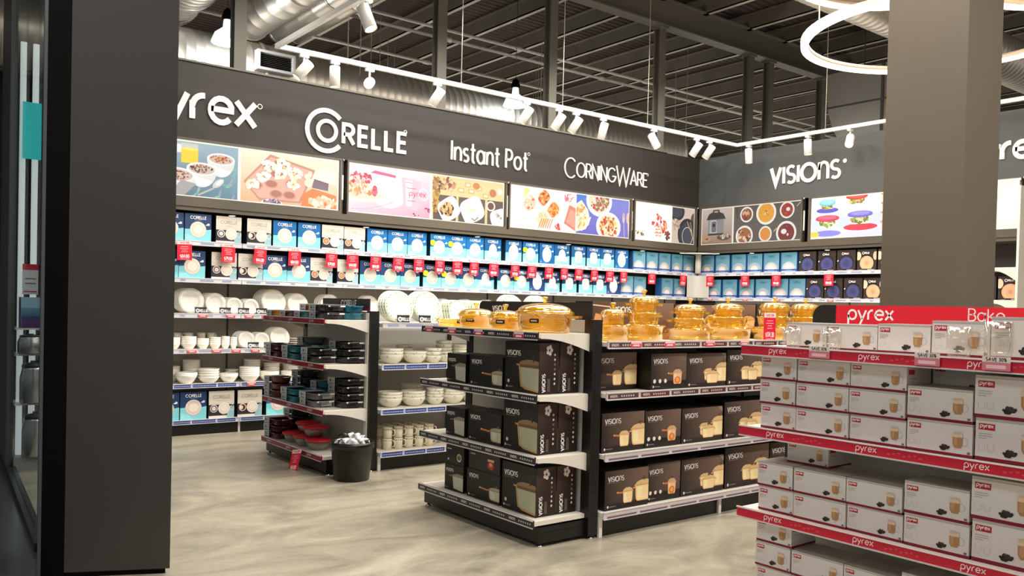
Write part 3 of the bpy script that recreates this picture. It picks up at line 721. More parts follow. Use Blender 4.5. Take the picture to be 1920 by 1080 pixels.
def pic_cake(s, w, h):
    s.rect(0, 0, w, h, (255, 253, 246), 0); s.grad(0, 0, w, .12, (252, 238, 222), (255, 252, 244), 1)
    s.ell(.55, .05, .2, .03, (252, 236, 222), 2)
    for k in range(4): s.rect(.46, .06+k*.05, .66, .085+k*.05, (244, 190, 150) if k % 2 else (252, 232, 206), 3); s.blobs(.56, .085+k*.05, .1, .01, [(206, 80, 66), (240, 150, 110)], 16, .012, 4+k, 61+k)
    s.blobs(.52, .32, .12, .10, [(250, 236, 216), (226, 130, 110), (200, 70, 70), (255, 248, 238)], 50, .028, 12, 66); s.blobs(.68, .24, .06, .1, [(206, 90, 60), (170, 50, 50), (236, 150, 110)], 26, .026, 20, 67); s.blobs(.76, .1, .06, .06, [(90, 60, 50), (140, 60, 50)], 18, .026, 26, 68); s.blobs(.12, .1, .12, .05, [(250, 230, 190), (200, 160, 110), (110, 100, 70)], 26, .02, 30, 69)
def pic_black(s, w, h):
    s.rect(0, 0, w, h, (226, 206, 186), 0)
    s.ell(.1, .52, .2, .16, (44, 44, 56), 1); s.ell(.1, .52, .15, .11, (70, 70, 84), 2)
    s.ell(.38, .16, .24, .26, (44, 42, 52), 3, rot=-12); s.ell(.38, .15, .19, .2, (62, 60, 72), 4); s.ring(.38, .12, .13, .012, (226, 222, 214), 5, ry=.15); s.ell(.38, .12, .11, .13, (74, 74, 90), 6)
    s.ell(.55, .42, .09, .1, (90, 84, 84), 3); s.blobs(.1, .3, .08, .09, [(226, 170, 150), (150, 160, 110), (240, 214, 200)], 20, .03, 7, 81)
    s.stroke([(.44, .36), (.54, .05)], .014, (206, 176, 120), 10); s.stroke([(.36, .37), (.52, .1)], .014, (214, 190, 140), 11)
def pic_cooker(s, w, h):
    s.grad(0, 0, w, h, (160, 140, 126), (214, 198, 184), 0); s.grad(0, 0, w, .17, (166, 128, 106), (190, 160, 140), 1)
    s.rrect(.13, .14, .45, .42, .03, (150, 146, 146), 3); s.rrect(.16, .15, .30, .40, .02, (182, 178, 178), 4); s.rect(.13, .14, .45, .17, (60, 58, 58), 5)
    s.poly([(.09, .40), (.49, .40), (.44, .49), (.36, .52), (.20, .52), (.14, .49)], (58, 54, 54), 6); s.rrect(.22, .5, .36, .56, .02, (70, 66, 66), 7); s.rrect(.25, .515, .33, .54, .01, (190, 176, 166), 8)
    s.rrect(.19, .18, .31, .38, .02, (210, 206, 206), 8); s.rrect(.2, .19, .3, .37, .02, (120, 116, 118), 9); s.rrect(.225, .28, .275, .33, .005, (40, 40, 44), 10)
    s.ell(.09, .08, .09, .045, (196, 160, 130), 10); s.blobs(.08, .09, .06, .03, [(150, 90, 60), (206, 160, 110)], 18, .018, 11, 91); s.ell(.46, .1, .14, .05, (90, 76, 70), 11); s.blobs(.46, .11, .1, .03, [(230, 220, 200), (120, 90, 70), (190, 170, 140)], 22, .02, 12, 92)
def pic_soups(s, w, h):
    s.rect(0, 0, w, h, (98, 90, 82), 0)
    for k in range(6): s.rect(0, .1*k+.095, w, .1*k+.1, (80, 73, 66), 1)
    rg = random.Random(9)
    for k in range(40): s.rect(rg.random()*w*.9, k % 6*.1+rg.random()*.08, w*.9*rg.random()+.1, k % 6*.1+rg.random()*.004+.02, (92+rg.randint(0, 14), 84+rg.randint(0, 10), 76), 1+k*.02) if k < 6 else None
    food(s, .25, .44, .125, .125, [(150, 80, 50), (226, 180, 140), (120, 50, 36)], 101, 3, k=26, size=.024); food(s, .62, .44, .185, .185, [(240, 170, 50), (236, 160, 40)], 102, 8, (252, 248, 240), k=1); s.blobs(.62, .44, .05, .05, [(250, 214, 150), (206, 120, 40)], 12, .016, 12, 103)
    food(s, 1.0, .46, .13, .13, [(170, 50, 40), (200, 80, 60)], 104, 13, k=14); s.ell(1.02, .47, .035, .03, (250, 240, 236), 17)
    food(s, .22, .10, .165, .165, [(170, 100, 60), (110, 56, 36), (236, 206, 170)], 105, 18, k=30, size=.028); food(s, .62, .11, .12, .125, [(236, 150, 60), (230, 140, 50)], 106, 24, k=6, size=.01); food(s, 1.0, .11, .18, .18, [(130, 40, 40), (160, 60, 50)], 107, 29, k=12); s.ell(.96, .13, .05, .04, (250, 244, 238), 34); s.ell(1.03, .08, .02, .02, (240, 226, 210), 34)
    s.stroke([(.07, .56), (.09, .38)], .012, (50, 44, 42), 35); s.stroke([(.78, .14), (.83, .19)], .016, (230, 200, 130), 35); s.stroke([(1.18, .5), (1.24, .56)], .014, (200, 196, 190), 35)
def pic_lids(s, w, h):
    s.grad4(0, 0, w, h, [(214, 214, 246), (206, 200, 240), (246, 246, 254), (230, 240, 252)], 0)
    s.poly([(.0, .1), (w, .2), (w, .34), (.0, .28)], (206, 214, 244), .5)
    def tub(cx, cy, rw, hh, lid, sd, l, top=True):
        s.poly([(cx-rw*.8, cy), (cx+rw*.8, cy), (cx+rw, cy+hh), (cx-rw, cy+hh)], (236, 240, 226), l); s.blobs(cx, cy+hh*.5, rw*.8, hh*.36, [(140, 170, 60), (220, 200, 120), (96, 130, 60), (236, 214, 190), (190, 90, 60)], 60, .022, l+.3, sd)
        s.ell(cx, cy+hh+.004, rw*1.2, .042, tuple(int(v*.85) for v in lid), l+7.6); s.ell(cx, cy+hh+.016, rw*1.2, .042, lid, l+8); s.ell(cx, cy+hh+.022, rw*.92, .028, tuple(min(255, v+34) for v in lid), l+9)
    s.ell(.25, .40, .18, .04, (96, 84, 190), 2); tub(.25, .42, .11, .08, (130, 206, 206), 111, 3)
    tub(.26, .14, .16, .13, (226, 64, 90), 112, 13); s.ell(.26, .06, .22, .045, (140, 130, 226), 12)
    tub(.72, .46, .14, .10, (226, 70, 60), 113, 23); s.ell(.78, .13, .26, .05, (230, 60, 76), 22); tub(.78, .17, .16, .13, (120, 110, 206), 114, 33)
    for k in range(4): s.rrect(1.1, .08+k*.13, 1.4, .17+k*.13, .03, (250, 206, 170), 43); s.ell(1.25, .18+k*.13, .17, .03, (240, 150, 90), 44)
    s.ell(.06, .05, .08, .04, (230, 200, 60), 45)
PICE = {}
def lightbox(label, loc, rz, w, pics, est, h=.61):
    t = thing('picture_lightbox', label, 'lightbox', loc, rz, 'picture lightboxes above the wall shelves')
    b = MB(); f = .022
    b.box(-f, w+f, .0, .09, -.05, 0); b.box(-f, w+f, .0, .09, h, h+f); b.box(-f, 0, .0, .09, 0, h); b.box(w, w+f, .0, .09, 0, h); b.box(0, w, .05, .09, 0, h)
    part('frame', b, TRIMG, t)
    for x0, pw, fn, e, lb in pics:
        b = MB(); s = Sheet(b, (x0, .046, 0), (1, 0, 0), (0, 0, 1), (0, -1, 0), 0, .0006)
        s.rect(0, 0, pw, h, (255, 244, 226), 0)
        mg = .016; s2 = Sheet(b, (x0+mg, .045, mg), (1, 0, 0), (0, 0, 1), (0, -1, 0), 0, .0006)
        n0 = len(b.v); fn(s2, pw-2*mg, h-2*mg)
        X0, X1, Z0, Z1 = x0+mg, x0+pw-mg, mg, h-mg
        b.v[n0:] = [(min(max(v[0], X0), X1), v[1], min(max(v[2], Z0), Z1)) for v in b.v[n0:]]
        part('picture', b, printed('backlit_print_%d' % round(e*100), .3, e), t, label=lb)
    for x in (w+.0425,):
        b = MB(); b.box(x-.012, x+.012, .03, .06, -.06, h+.02); part('edge_post', b, POST, t)
    for x in (w+.0425,):
        b = MB(); b.box(x-.010, x+.010, .024, .03, .14, .44); part('edge_label', b, CREAM, t)
    for x in (w+.033, w+.052):
        b = MB(); b.box(x-.008, x+.008, .0, .028, -.075, -.055); part('clip', b, CHROME, t)
    b = MB(); b.tube([(w+.0425, .0, h+.01), (w+.0425, .028, h+.01)], .014, 10); part('clip', b, CHROME, t)
    return t
ZL = 2.605
lightbox('lit picture of cereal bowls and of a muffin tray, first from the pillar', (2.16, 9.45, ZL), 0, 2.50, [(0, 1.275, pic_bowls, 1.1, 'breakfast bowls on blue cloth'), (1.275, 1.225, pic_muffin, 1.3, 'muffin tray and hands')], 1)
lightbox('lit picture of a pink cake and of a breakfast table, second from the pillar', (4.775, 9.45, ZL), 0, 2.41, [(0, 1.21, pic_pink, 1.4, 'pink cake and glass jug'), (1.21, 1.20, pic_breakfast, 1.25, 'square plates on dark mats')], 1)
lightbox('lit picture of food trays and of salad bowls on purple, third from the pillar', (7.27, 9.45, ZL), 0, 2.40, [(0, 1.26, pic_trays, 1.45, 'food trays'), (1.26, 1.14, pic_purple, 1.2, 'salad bowls on purple cloth')], 1)
lightbox('lit picture of a berry cake and of black plates beside the corner', (9.77, 9.45, ZL), 0, 1.46, [(0, .89, pic_cake, 1.4, 'berry cake'), (.89, .57, pic_black, .85, 'black plates')], 1)
lightbox('lit picture of an electric cooker and six soup bowls on the end wall', (11.28, 9.42, ZL), FX, 1.93, [(0, .65, pic_cooker, .8, 'electric cooker'), (.65, 1.28, pic_soups, .85, 'six soup bowls')], 1)
lightbox('lit picture of food tubs with red and purple lids on the end wall', (11.28, 7.34, ZL), FX, 1.9, [(0, 1.9, pic_lids, 1.35, 'food tubs with coloured lids')], 1)
lightbox('plain white lit panel partly hidden beyond the taupe pillar', (11.28, 5.33, ZL), FX, .88, [(0, .88, lambda s, w, h: s.grad(0, 0, w, h, (255, 240, 214), (255, 250, 238), 1), 1.3, None)], 1)

# ================================================================== shelving
RAILM = {}
def rail_mesh(w, kind):
    """price rail of length w, facing -y, its top edge at z = 0.008"""
    key = (round(w, 3), kind)
    if key in RAILM: return RAILM[key]
    base, ink, ink2 = {'silver': ((206, 208, 214), (150, 160, 186), (120, 136, 180)), 'lilac': ((208, 208, 216), (164, 168, 190), (150, 156, 190)),
        'navy': ((196, 204, 226), (34, 52, 128), (44, 66, 150)), 'red': ((196, 36, 58), (240, 190, 200), (214, 70, 90)), 'maroon': ((142, 24, 48), (216, 130, 146), (160, 50, 70)),
        'plum': ((52, 46, 50), (196, 190, 190), (110, 100, 106)), 'pale': ((212, 204, 204), (150, 130, 142), (120, 100, 116)), 'winered': ((210, 200, 196), (104, 50, 52), (90, 66, 64))}[kind]
    b = MB(); b.box(0, w, -.012, 0, -.04, .008, 0, base)
    b.box(0, w, -.016, -.012, .003, .010, 0, (226, 224, 224)); b.box(0, w, -.016, -.012, -.043, -.037, 0, (200, 196, 196))
    s = Sheet(b, (0, -.0125, -.037), (1, 0, 0), (0, 0, 1), (0, -1, 0), 0, .0004)
    rg = random.Random(int(w*100))
    if kind in ('silver', 'lilac'):
        x = .05
        while x < w-.2:
            q = .05+rg.random()*.12; s.rect(x, .008, x+q, .03, ink if rg.random() < .6 else ink2); x += q+.04+rg.random()*.12
    elif kind == 'navy':
        x = .02
        while x < w-.1:
            q = .16+rg.random()*.1
            s.rect(x, .003, x+min(q, w-x-.01), .036, ink, 1)
            for k in range(int(q/.016)): s.rect(x+.008+k*.016, .012, x+.016+k*.016, .027, (176, 190, 226), 2)
            x += q+.02
    elif kind in ('red', 'maroon'):
        n = max(1, int(w/.42))
        for k in range(n):
            x = (k+.35)*w/n; s.text('pyrex', x, .013, .026, .0035, (250, 226, 230), 2, .16)
            for j in range(7): s.rect(x+.14+j*.022, .012+.004*(j % 3), x+.154+j*.022, .02+.004*(j % 3), ink2, 1)
    else:
        n = max(1, int(w/.26))
        for k in range(n):
            x = (k+.1)*w/n
            if kind == 'pale': s.rect(x, .002, x+w/n*.9, .014, ink2, 1)
            else:
                if kind == 'winered': s.rect(x-.02, .004, x+w/n*.86, .034, ink if k % 2 else ink2, 1)
                visions(s, x, .013, .014, .0026, (226, 220, 218), 2)
                for j in range(6): s.rect(x+.1+j*.022, .014, x+.111+j*.022, .025, ink if kind == 'plum' else (220, 206, 204), 2)
    RAILM[key] = b.build('price_rail', [printed('printed_rail', .3)])
    return RAILM[key]

def bracket_pts(yf, yb, z, deep=.115):
    """side profile of a cantilever shelf bracket: deep at the post, thin at the front, hollowed by a curve"""
    p = [(yb, z-.001), (yb, z-deep)]
    n = 9
    for k in range(1, n+1):
        q = k/n; p.append((yb+(yf-yb)*q, z-deep+(deep-.03)*math.sin(q*PI/2)))
    p.append((yf, z-.001))
    return p
def shelf(parent, x0, x1, yf, yb, z, rail, board=CREAM, brackets=True, bm=CREAM):
    b = MB(); b.box(x0, x1, yf, yb, z-.028, z)
    sh = part('shelf', b, board, parent)
    o = put('price_rail', rail_mesh(x1-x0, rail), (x0, yf, z), 0, sh)
    if brackets:
        for x in (x0-.004, x1-.001):
            b = MB(); b.prism(bracket_pts(yf+.012, yb, z-.002), 'x', x, x+.005); part('bracket', b, bm, sh)
    return sh
ZW = (2.12, 1.715, 1.33, .94, .56, .165)
def wall_bay(loc, rz, w, label, rails=('silver', 'silver', 'lilac', 'lilac', 'navy', 'navy')):
    """wall shelving bay in its own frame: shelf fronts at y = 0, back panel at y = .44"""
    t = thing('shelving_bay', label, 'shelving', loc, rz, 'wall shelving bays')
    b = MB(); b.box(.001, w-.001, .45, .47, 1.72, 2.45); part('upper_back_panel', b, DARKP, t, label='upper back panel darkened for shade')  # shade behind the upper carton rows is put into this panel's colour
    b = MB(); b.box(.001, w-.001, .45, .47, 0, 1.72)
    for z in (.46, .86, 1.24): b.box(.001, w-.001, .448, .45, z, z+.004)
    part('lower_back_panel', b, TAUPE, t)
    b = MB(); b.box(.002, .014, .432, .449, 0, 2.45); part('upright', b, DARKP, t)
    for z, rl in zip(ZW, rails): shelf(t, .004, w-.004, 0, .419, z, rl, brackets=False)
    b = MB(); b.box(0.012, w-.002, .03, .44, .0, .125); part('plinth', b, KICK, t)
    b = MB(); b.box(.001, .024, .02, .029, .0, .13); part('plinth_joint', b, WHITE, t, label='white foot strip')
    return t
for k in range(7):
    x = 2.215+1.253*k
    wall_bay((x, 9.46, 0), 0, 1.253, 'wall shelving bay of the long wall, %s from the entrance pillar' % nth(k+1))
wall_bay((10.986, 9.46, 0), 0, .30, 'narrow wall shelving bay of the long wall ending at the corner')
for k in range(4):
    wall_bay((11.29, 9.43-1.253*k, 0), FX, 1.253, 'wall shelving bay of the end wall, %s from the corner' % nth(k+1))
# end cheeks of the end wall shelving beyond the pillar
t = thing('shelving_end_panel', 'cream curved bracket panel beyond the taupe pillar on the end wall', 'shelf panel', (0, 0, 0))
b = MB(); b.prism([(11.10, 3.28), (11.29, 3.28), (11.29, 1.2), (11.26, 1.2), (11.26, 2.95), (11.22, 3.10), (11.10, 3.235)], 'y', 4.44, 4.47) if False else None
b = MB(); b.box(11.05, 11.275, 4.345, 4.372, 0, 3.10)
part('side_panel', b, CREAM, t)
b = MB(); b.prism(arc(4.43, 2.93, .27, .26, 0, 90, 10)+[(4.43, 3.22), (4.72, 3.22), (4.72, 2.93)], 'x', 11.255, 11.265); part('arched_bracket', b, CREAM, t)
for z in (2.12, 1.715):
    b = MB(); b.prism([(4.72, z), (4.43, z)]+[(4.43+.29*q/8, z-.17+.14*math.sin(q/8*PI/2)) for q in range(9)], 'x', 11.245, 11.255); part('arched_bracket', b, CREAM, t)

# corner filler between the two runs of wall shelves
t = thing('corner_filler', 'pale rounded corner piece where the two wall shelf runs meet', 'corner filler', (11.10, 9.26, 0))
b = MB(); b.prism([(-.08, .18)]+[(.17-.17*math.cos(R(a)), .19-.17*math.sin(R(a))) for a in range(5, 90, 12)]+[(.17, -.08), (.17, .18)], 'z', 1.72, 2.085); part('lower_curve', b, mat('pale_grey_corner', (196, 194, 188), .4, noise=.02), t)
b = MB(); b.prism([(-.28, .18)]+[(.17-.36*math.cos(R(a)), .19-.36*math.sin(R(a))) for a in range(5, 90, 12)]+[(.17, -.28), (.17, .18)], 'z', 2.44, 2.455); part('top_disc', b, mat('frosted_corner_disc', (214, 214, 210), .25), t)
b = MB(); b.tube([(.12, .12, 2.125), (.12, .12, 2.44)], .05, 14); part('corner_post', b, CREAM, t)

# under-canopy downlights
DLM = mat('downlight_lens', (255, 255, 255), .3, emit=(255, 240, 220), est=1.5)
for k, (x, y) in enumerate(((3.4, 9.60), (5.1, 9.60), (6.82, 9.60), (8.5, 9.60), (10.1, 9.60), (11.43, 8.46), (11.43, 7.12))):
    t = thing('downlight', 'small round downlight under the wall canopy, %s from the entrance' % nth(k+1), 'downlight', (x, y, 2.455), 0, 'canopy downlights')
    b = MB(); b.lathe([(0, -.012), (.03, -.012), (.042, -.004), (.042, 0)], 18); part('lens', b, DLM, t)
    b = MB(); b.lathe([(.042, -.008), (.052, -.008), (.052, 0), (.042, 0)], 18); part('trim_ring', b, CHROME, t)

# ------------------------------------------------------------------ gondolas
def gondola(yc, xe, ztop, rails, label_end, label_run, header, hw, run_rails, panel=LGREY, nb=3, run_ztop=1.28, dark=True):
    """end cap facing -x with its shelf fronts at x = xe, then nb run bays behind it; width 1.36 about y = yc"""
    y0, y1 = yc-.68, yc+.68
    t = thing('gondola_end', label_end, 'gondola shelving', (0, 0, 0), 0, 'gondola end caps')
    xb = xe+.43                                   # face of the back panel
    b = MB(); b.box(xb, xb+.05, y0+.05, y1-.05, .02, 1.42); part('back_panel', b, panel, t)
    for ya, yb2 in ((y0-.03, y0+.05), (y1-.05, y1+.03)):
        b = MB(); b.box(xb-.008, xb+.075, ya, yb2, 0.02, 1.425)
        for z in [.1+.05*q for q in range(27)]:
            b.box(xb-.0095, xb-.008, (ya+yb2)/2-.006, (ya+yb2)/2+.006, z, z+.022, 1); b.box(xb+.02, xb+.032, ya-.0015, ya, z, z+.022, 1)
        part('upright', b, [POST, KICK], t)
    if not dark:
        b = MB(); b.box(xb-.02, xb-.009, y0-.0, y0+.045, .2, 1.41); part('edge_strip', b, CREAM, t)
    # end cap, built turned: local frame facing -y
    e = put('shelf_set', None, (xe, y1-.005, 0), FX, t)
    wE = 1.35
    for z, rl in zip(ztop, rails):
        if z == ztop[-1]:
            b = MB(); b.box(0, wE, 0, .42, z-.028, z); sh = part('shelf', b, CREAM, t); sh.location = (xe, y1-.005, 0); sh.rotation_euler = (0, 0, FX)
        else:
            b = MB(); b.box(0, wE, 0, .42, z-.028, z); sh = part('shelf', b, CREAM, t); sh.location = (xe, y1-.005, 0); sh.rotation_euler = (0, 0, FX)
            for x in (-.004, wE-.001):
                b = MB(); b.prism(bracket_pts(.012, .425, z-.002), 'x', x, x+.005); part('bracket', b, CREAM, sh)
        put('price_rail', rail_mesh(wE, rl), (0, 0, z), 0, sh)
    bpy.data.objects.remove(e)
    b = MB(); b.box(xe+.035, xb, y0+.0, y1-.02, .025, .125)
    b.box(xe+.03, xb, y0-.004, y0+.0, .085, .09, 0)
    part('plinth', b, KICK, t)
    for x, y in ((xe+.06, y0+.02), (xe+.06, y1-.04), (xb+.03, y0-.01), (xb+.03, y1-.0)):
        b = MB(); b.lathe([(0, 0), (.022, 0), (.018, .008), (.006, .012), (.006, .03), (0, .03)], 12, 0, (255, 255, 255), x, y)
        part('levelling_foot', b, CHROME, t)
    header(t, xb, y0, y1, hw)
    # run bays
    xr = xb+.085
    for k in range(nb):
        x0 = xr+k*1.222; w = 1.222
        q = thing('gondola_bay', label_run % nth(k+1), 'gondola shelving', (0, 0, 0), 0, 'gondola run bays')
        b = MB(); b.box(x0+.002, x0+w-.002, yc-.012, yc+.012, .02, 1.40); part('spine_panel', b, panel if not dark else KICK, q)
        b = MB(); b.box(x0+w-.042, x0+w-.002, yc-.029, yc+.029, 0.0, 1.41); part('upright', b, POST, q)
        for side in (0, 1):
            for z, rl in zip((run_ztop, .945, .545, .165), run_rails):
                if side and z != .165 and k > 1: continue
                b = MB(); b.box(.003, w-.003, 0, .645 if not side else .64, z-.028, z)
                sh = part('shelf', b, CREAM, q)
                if side: sh.location = (x0+w, y1, 0); sh.rotation_euler = (0, 0, PI)
                else: sh.location = (x0, y0-.065, 0)
                put('price_rail', rail_mesh(w, rl), (0, 0, z), 0, sh)
                if z != .165:
                    for x in (.004, w-.010):
                        b = MB(); b.prism(bracket_pts(.015, .61, z-.002, .1), 'x', x, x+.005); part('bracket', b, POST if dark else CREAM, sh)
        b = MB(); b.box(x0+.01, x0+w-.003, y0-.015, y1-.03, .0, .128); part('plinth', b, KICK, q)
        b = MB(); b.box(x0+.002, x0+.03, y0-.035, y0-.016, .0, .135); part('plinth_joint', b, WHITE, q, label='white foot strip')
    return t, xb, y0, y1

def hdr_visions(t, xb, y0, y1, hw):
    b = MB(); xs = xb+.02
    pts = [(y1-.09-hw, 1.425), (y1-.09, 1.425)]+arc(y1-.13, 1.495, .04, .04, 0, 90, 5)+[(y1-.09-hw, 1.535)]
    b.prism(pts, 'x', xs, xs+.012, 0, (32, 29, 27))
    s = Sheet(b, (xs-.0006, y1-.09, 1.425), (0, -1, 0), (0, 0, 1), (-1, 0, 0), 0, .0004)
    visions(s, .17, .04, .036, .006, (236, 232, 228), 1); s.text('rangetop', .72, .042, .026, .0035, (226, 222, 218), 1, .16); s.rect(.18, .03, .3, .033, (120, 116, 110), 1)
    part('header_sign', b, PRNT, t)
def hdr_corelle(t, xb, y0, y1, hw):
    b = MB(); xs = xb+.02
    b.box(xs, xs+.012, y0+.06, y0+.06+hw, 1.425, 1.535, 0, (48, 44, 46))
    s = Sheet(b, (xs-.0006, y0+.06+hw, 1.425), (0, -1, 0), (0, 0, 1), (-1, 0, 0), 0, .0004)
    s.rect(0, 0, hw, .028, (142, 24, 56), 1); s.text('CORELLE', .40, .040, .052, .011, (240, 238, 236), 2)
    part('header_sign', b, PRNT, t)
def hdr_pyrex(t, xb, y0, y1, hw):
    b = MB(); xs = xb+.02
    pts = [(y1-.09-hw, 1.425), (y1-.09, 1.425)]+arc(y1-.15, 1.485, .06, .06, 0, 90, 6)+[(y1-.09-hw, 1.545)]
    b.prism(pts, 'x', xs, xs+.012, 0, (34, 31, 30))
    s = Sheet(b, (xs-.0006, y1-.09, 1.425), (0, -1, 0), (0, 0, 1), (-1, 0, 0), 0, .0004)
    s.grad(.13, 0, hw, .12, (206, 24, 44), (222, 32, 52), 1); s.text('pyrex', .195, .052, .066, .0095, (248, 240, 240), 2, .14); s.text('Bake', .765, .06, .052, .0055, (248, 226, 228), 2, .16)
    part('header_sign', b, PRNT, t)
GL, XBL, YL0, YL1 = gondola(7.40, 3.20, (1.345, .955, .56, .165), ('maroon', 'maroon', 'maroon', 'maroon'), 'end shelf unit with maroon rails and coloured baking dishes', 'gondola bay of white patterned dishes, %s from its end unit', hdr_corelle, .95, ('lilac', 'navy', 'navy', 'navy'), dark=False, nb=3, run_ztop=1.32)
GV, XBV, YV0, YV1 = gondola(4.71, 3.35, (1.335, .945, .56, .165), ('plum', 'plum', 'plum', 'plum'), 'end shelf unit with dark rails and black cookware boxes', 'gondola bay of cookware boxes and amber pots, %s from its end unit', hdr_visions, 1.25, ('winered', 'winered', 'pale', 'pale'))
GP, XBP, YP0, YP1 = gondola(1.89, 3.417, (1.335, .945, .55, .165), ('red', 'red', 'red', 'red'), 'end shelf unit with red rails and white mug boxes', 'gondola bay behind the red header, %s from its end unit', hdr_pyrex, 1.25, ('red', 'red', 'red', 'red'), nb=2)

# ================================================================== products
def carton(name, w, h, d, side, front, topc=None, sidedraw=None):
    """printed carton, its front at y = 0, standing on z = 0, centred on x; front(s, w, h) prints the face"""
    b = MB(); e = .0015
    b.loft([(0, w/2-e, d/2-e, .001), (e, w/2, d/2, .0015), (h-e, w/2, d/2, .0015), (h, w/2-e, d/2-e, .001)], 1, 0, side, cy=d/2, smooth=False)
    s = Sheet(b, (-w/2, -.0004, 0), (1, 0, 0), (0, 0, 1), (0, -1, 0), 0, .0004); n0 = len(b.v); front(s, w, h)
    b.v[n0:] = [(min(max(q[0], -w/2), w/2), q[1], min(max(q[2], 0), h)) for q in b.v[n0:]]
    if topc:
        st = Sheet(b, (-w/2, 0, h+.0003), (1, 0, 0), (0, 1, 0), (0, 0, 1), 0, .0004); st.rect(.001, .001, w-.001, d-.001, topc)
    if sidedraw:
        ss = Sheet(b, (w/2+.0004, 0, 0), (0, 1, 0), (0, 0, 1), (1, 0, 0), 0, .0004); sidedraw(ss, d, h)
        sl = Sheet(b, (-w/2-.0004, d, 0), (0, -1, 0), (0, 0, 1), (-1, 0, 0), 0, .0004); sidedraw(sl, d, h)
    return b.build(name, CARD)

AQ = (128, 206, 216)
def plate_art(s, cx, cy, r, l, c=(222, 208, 196)):
    s.ell(cx, cy, r, r, (190, 180, 172), l, n=28); s.ell(cx-.02*r, cy+.03*r, r*.97, r*.97, c, l+1, n=28); s.ring(cx, cy, r*.68, r*.06, (196, 182, 172), l+2); s.ell(cx, cy, r*.6, r*.6, (230, 217, 206), l+3)
def f_navy(top, shape='round', dot=False, aq=AQ):
    def f(s, w, h):
        s.rect(0, 0, w, h, top, 1)
        s.poly([(0, 0), (w, 0), (w, h*.47), (w*.72, h*.43), (w*.4, h*.46), (0, h*.44)], aq, 2)
        s.poly([(0, 0), (w*.5, 0), (w*.3, h*.2), (0, h*.26)], tuple(min(255, v+18) for v in aq), 3)
        if shape == 'round': plate_art(s, w*.5, h*.44, w*.31, 4)
        elif shape == 'square':
            s.poly(_sq(w*.5, h*.46, w*.26, w*.3), (238, 226, 216), 4); s.poly(_sq(w*.5, h*.46, w*.18, w*.21), (246, 236, 228), 5)
        elif shape == 'oval': s.ell(w*.5, h*.46, w*.3, h*.36, (240, 232, 224), 4); s.ell(w*.5, h*.46, w*.2, h*.26, (250, 244, 238), 5)
        else:
            s.ell(w*.5, h*.5, w*.23, h*.26, (244, 236, 228), 4); s.ell(w*.33, h*.3, w*.2, h*.12, (232, 236, 238), 5); s.ell(w*.68, h*.28, w*.2, h*.12, (240, 236, 232), 6)
        s.text('CORELLE', w*.5, h*.82, w*.105, w*.018, (246, 246, 248), 8, .2, 0, 1, 'c'); s.rect(w*.36, h*.775, w*.64, h*.782, (190, 206, 222), 8)
        s.ell(w*.86, h*.62, w*.08, w*.022, (232, 240, 246), 8, n=10); s.ell(w*.89, h*.66, w*.05, w*.02, (232, 240, 246), 8, n=10)
        s.ell(w*.1, h*.12, w*.05, w*.012, (244, 252, 252), 8, n=8)
        if dot: s.ell(w*.13, h*.62, w*.15, w*.13, (236, 214, 40), 9, n=16)
    return f
def f_cream(var):
    def f(s, w, h):
        s.rect(0, 0, w, h, (212, 204, 190), 1); s.grad(0, h*.5, w, h, (206, 198, 186), (222, 214, 200), 2)
        s.rect(0, h*.1, w, h*.5, (50, 46, 56), 3); s.rect(w*.72, 0, w, h*.42, (150, 186, 196), 4); s.rect(0, 0, w*.7, h*.09, (226, 222, 216), 4)
        s.text('CORELLE', w*.5, h*.73, w*.115, w*.013, (132, 122, 112), 5, .2, 0, 1, 'c'); s.rect(w*.36, h*.64, w*.64, h*.647, (150, 140, 130), 5)
        s.ell(w*.2, h*.36, w*.15, w*.15, (222, 214, 206), 6); s.ell(w*.2, h*.36, w*.12, w*.12, {0: (60, 54, 60), 1: (90, 36, 40), 2: (170, 90, 56)}[var], 7); s.ell(w*(.2 if var != 1 else .14), h*.36, w*.085, w*.085, {0: (214, 204, 196), 1: (220, 210, 204), 2: (206, 150, 110)}[var], 8)
        plate_art(s, w*.6, h*.36, w*.235, 9, (230, 220, 208)); s.ring(w*.9, h*.36, w*.09, w*.02, (220, 220, 216), 9); s.blobs(w*.94, h*.47, w*.04, w*.03, [(60, 54, 60), (230, 226, 220)], 6, w*.02, 14, var)
    return f
def f_teal(pink):
    def f(s, w, h):
        s.grad4(0, 0, w, h, [(112, 146, 168), (128, 158, 176), (86, 142, 160), (74, 132, 154)], 1)
        for k in range(5): s.ell(w*.5, h*.16, w*(.42-.06*k), h*(.38-.055*k), [(150, 176, 190), (196, 176, 176), (206, 190, 188), (226, 200, 196), (232, 214, 210)][k] if pink else [(140, 176, 190), (150, 160, 172), (176, 170, 172), (220, 200, 196), (232, 214, 210)][k], 2+k, 0, 180, 16)
        s.rect(0, 0, w, h*.165, (44, 78, 150), 8); s.rect(w*.08, h*.05, w*.92, h*.08, (170, 190, 226), 9); s.rect(w*.3, h*.1, w*.7, h*.115, (150, 170, 214), 9)
        s.text('CORELLE', w*.5, h*.8, w*.075, w*.014, (40, 96, 112), 9, .2, 0, 1, 'c'); s.rect(w*.34, h*.75, w*.66, h*.757, (60, 116, 130), 9)
        s.rect(0, 0, w*.05, h, (34, 70, 128), 10)
    return f
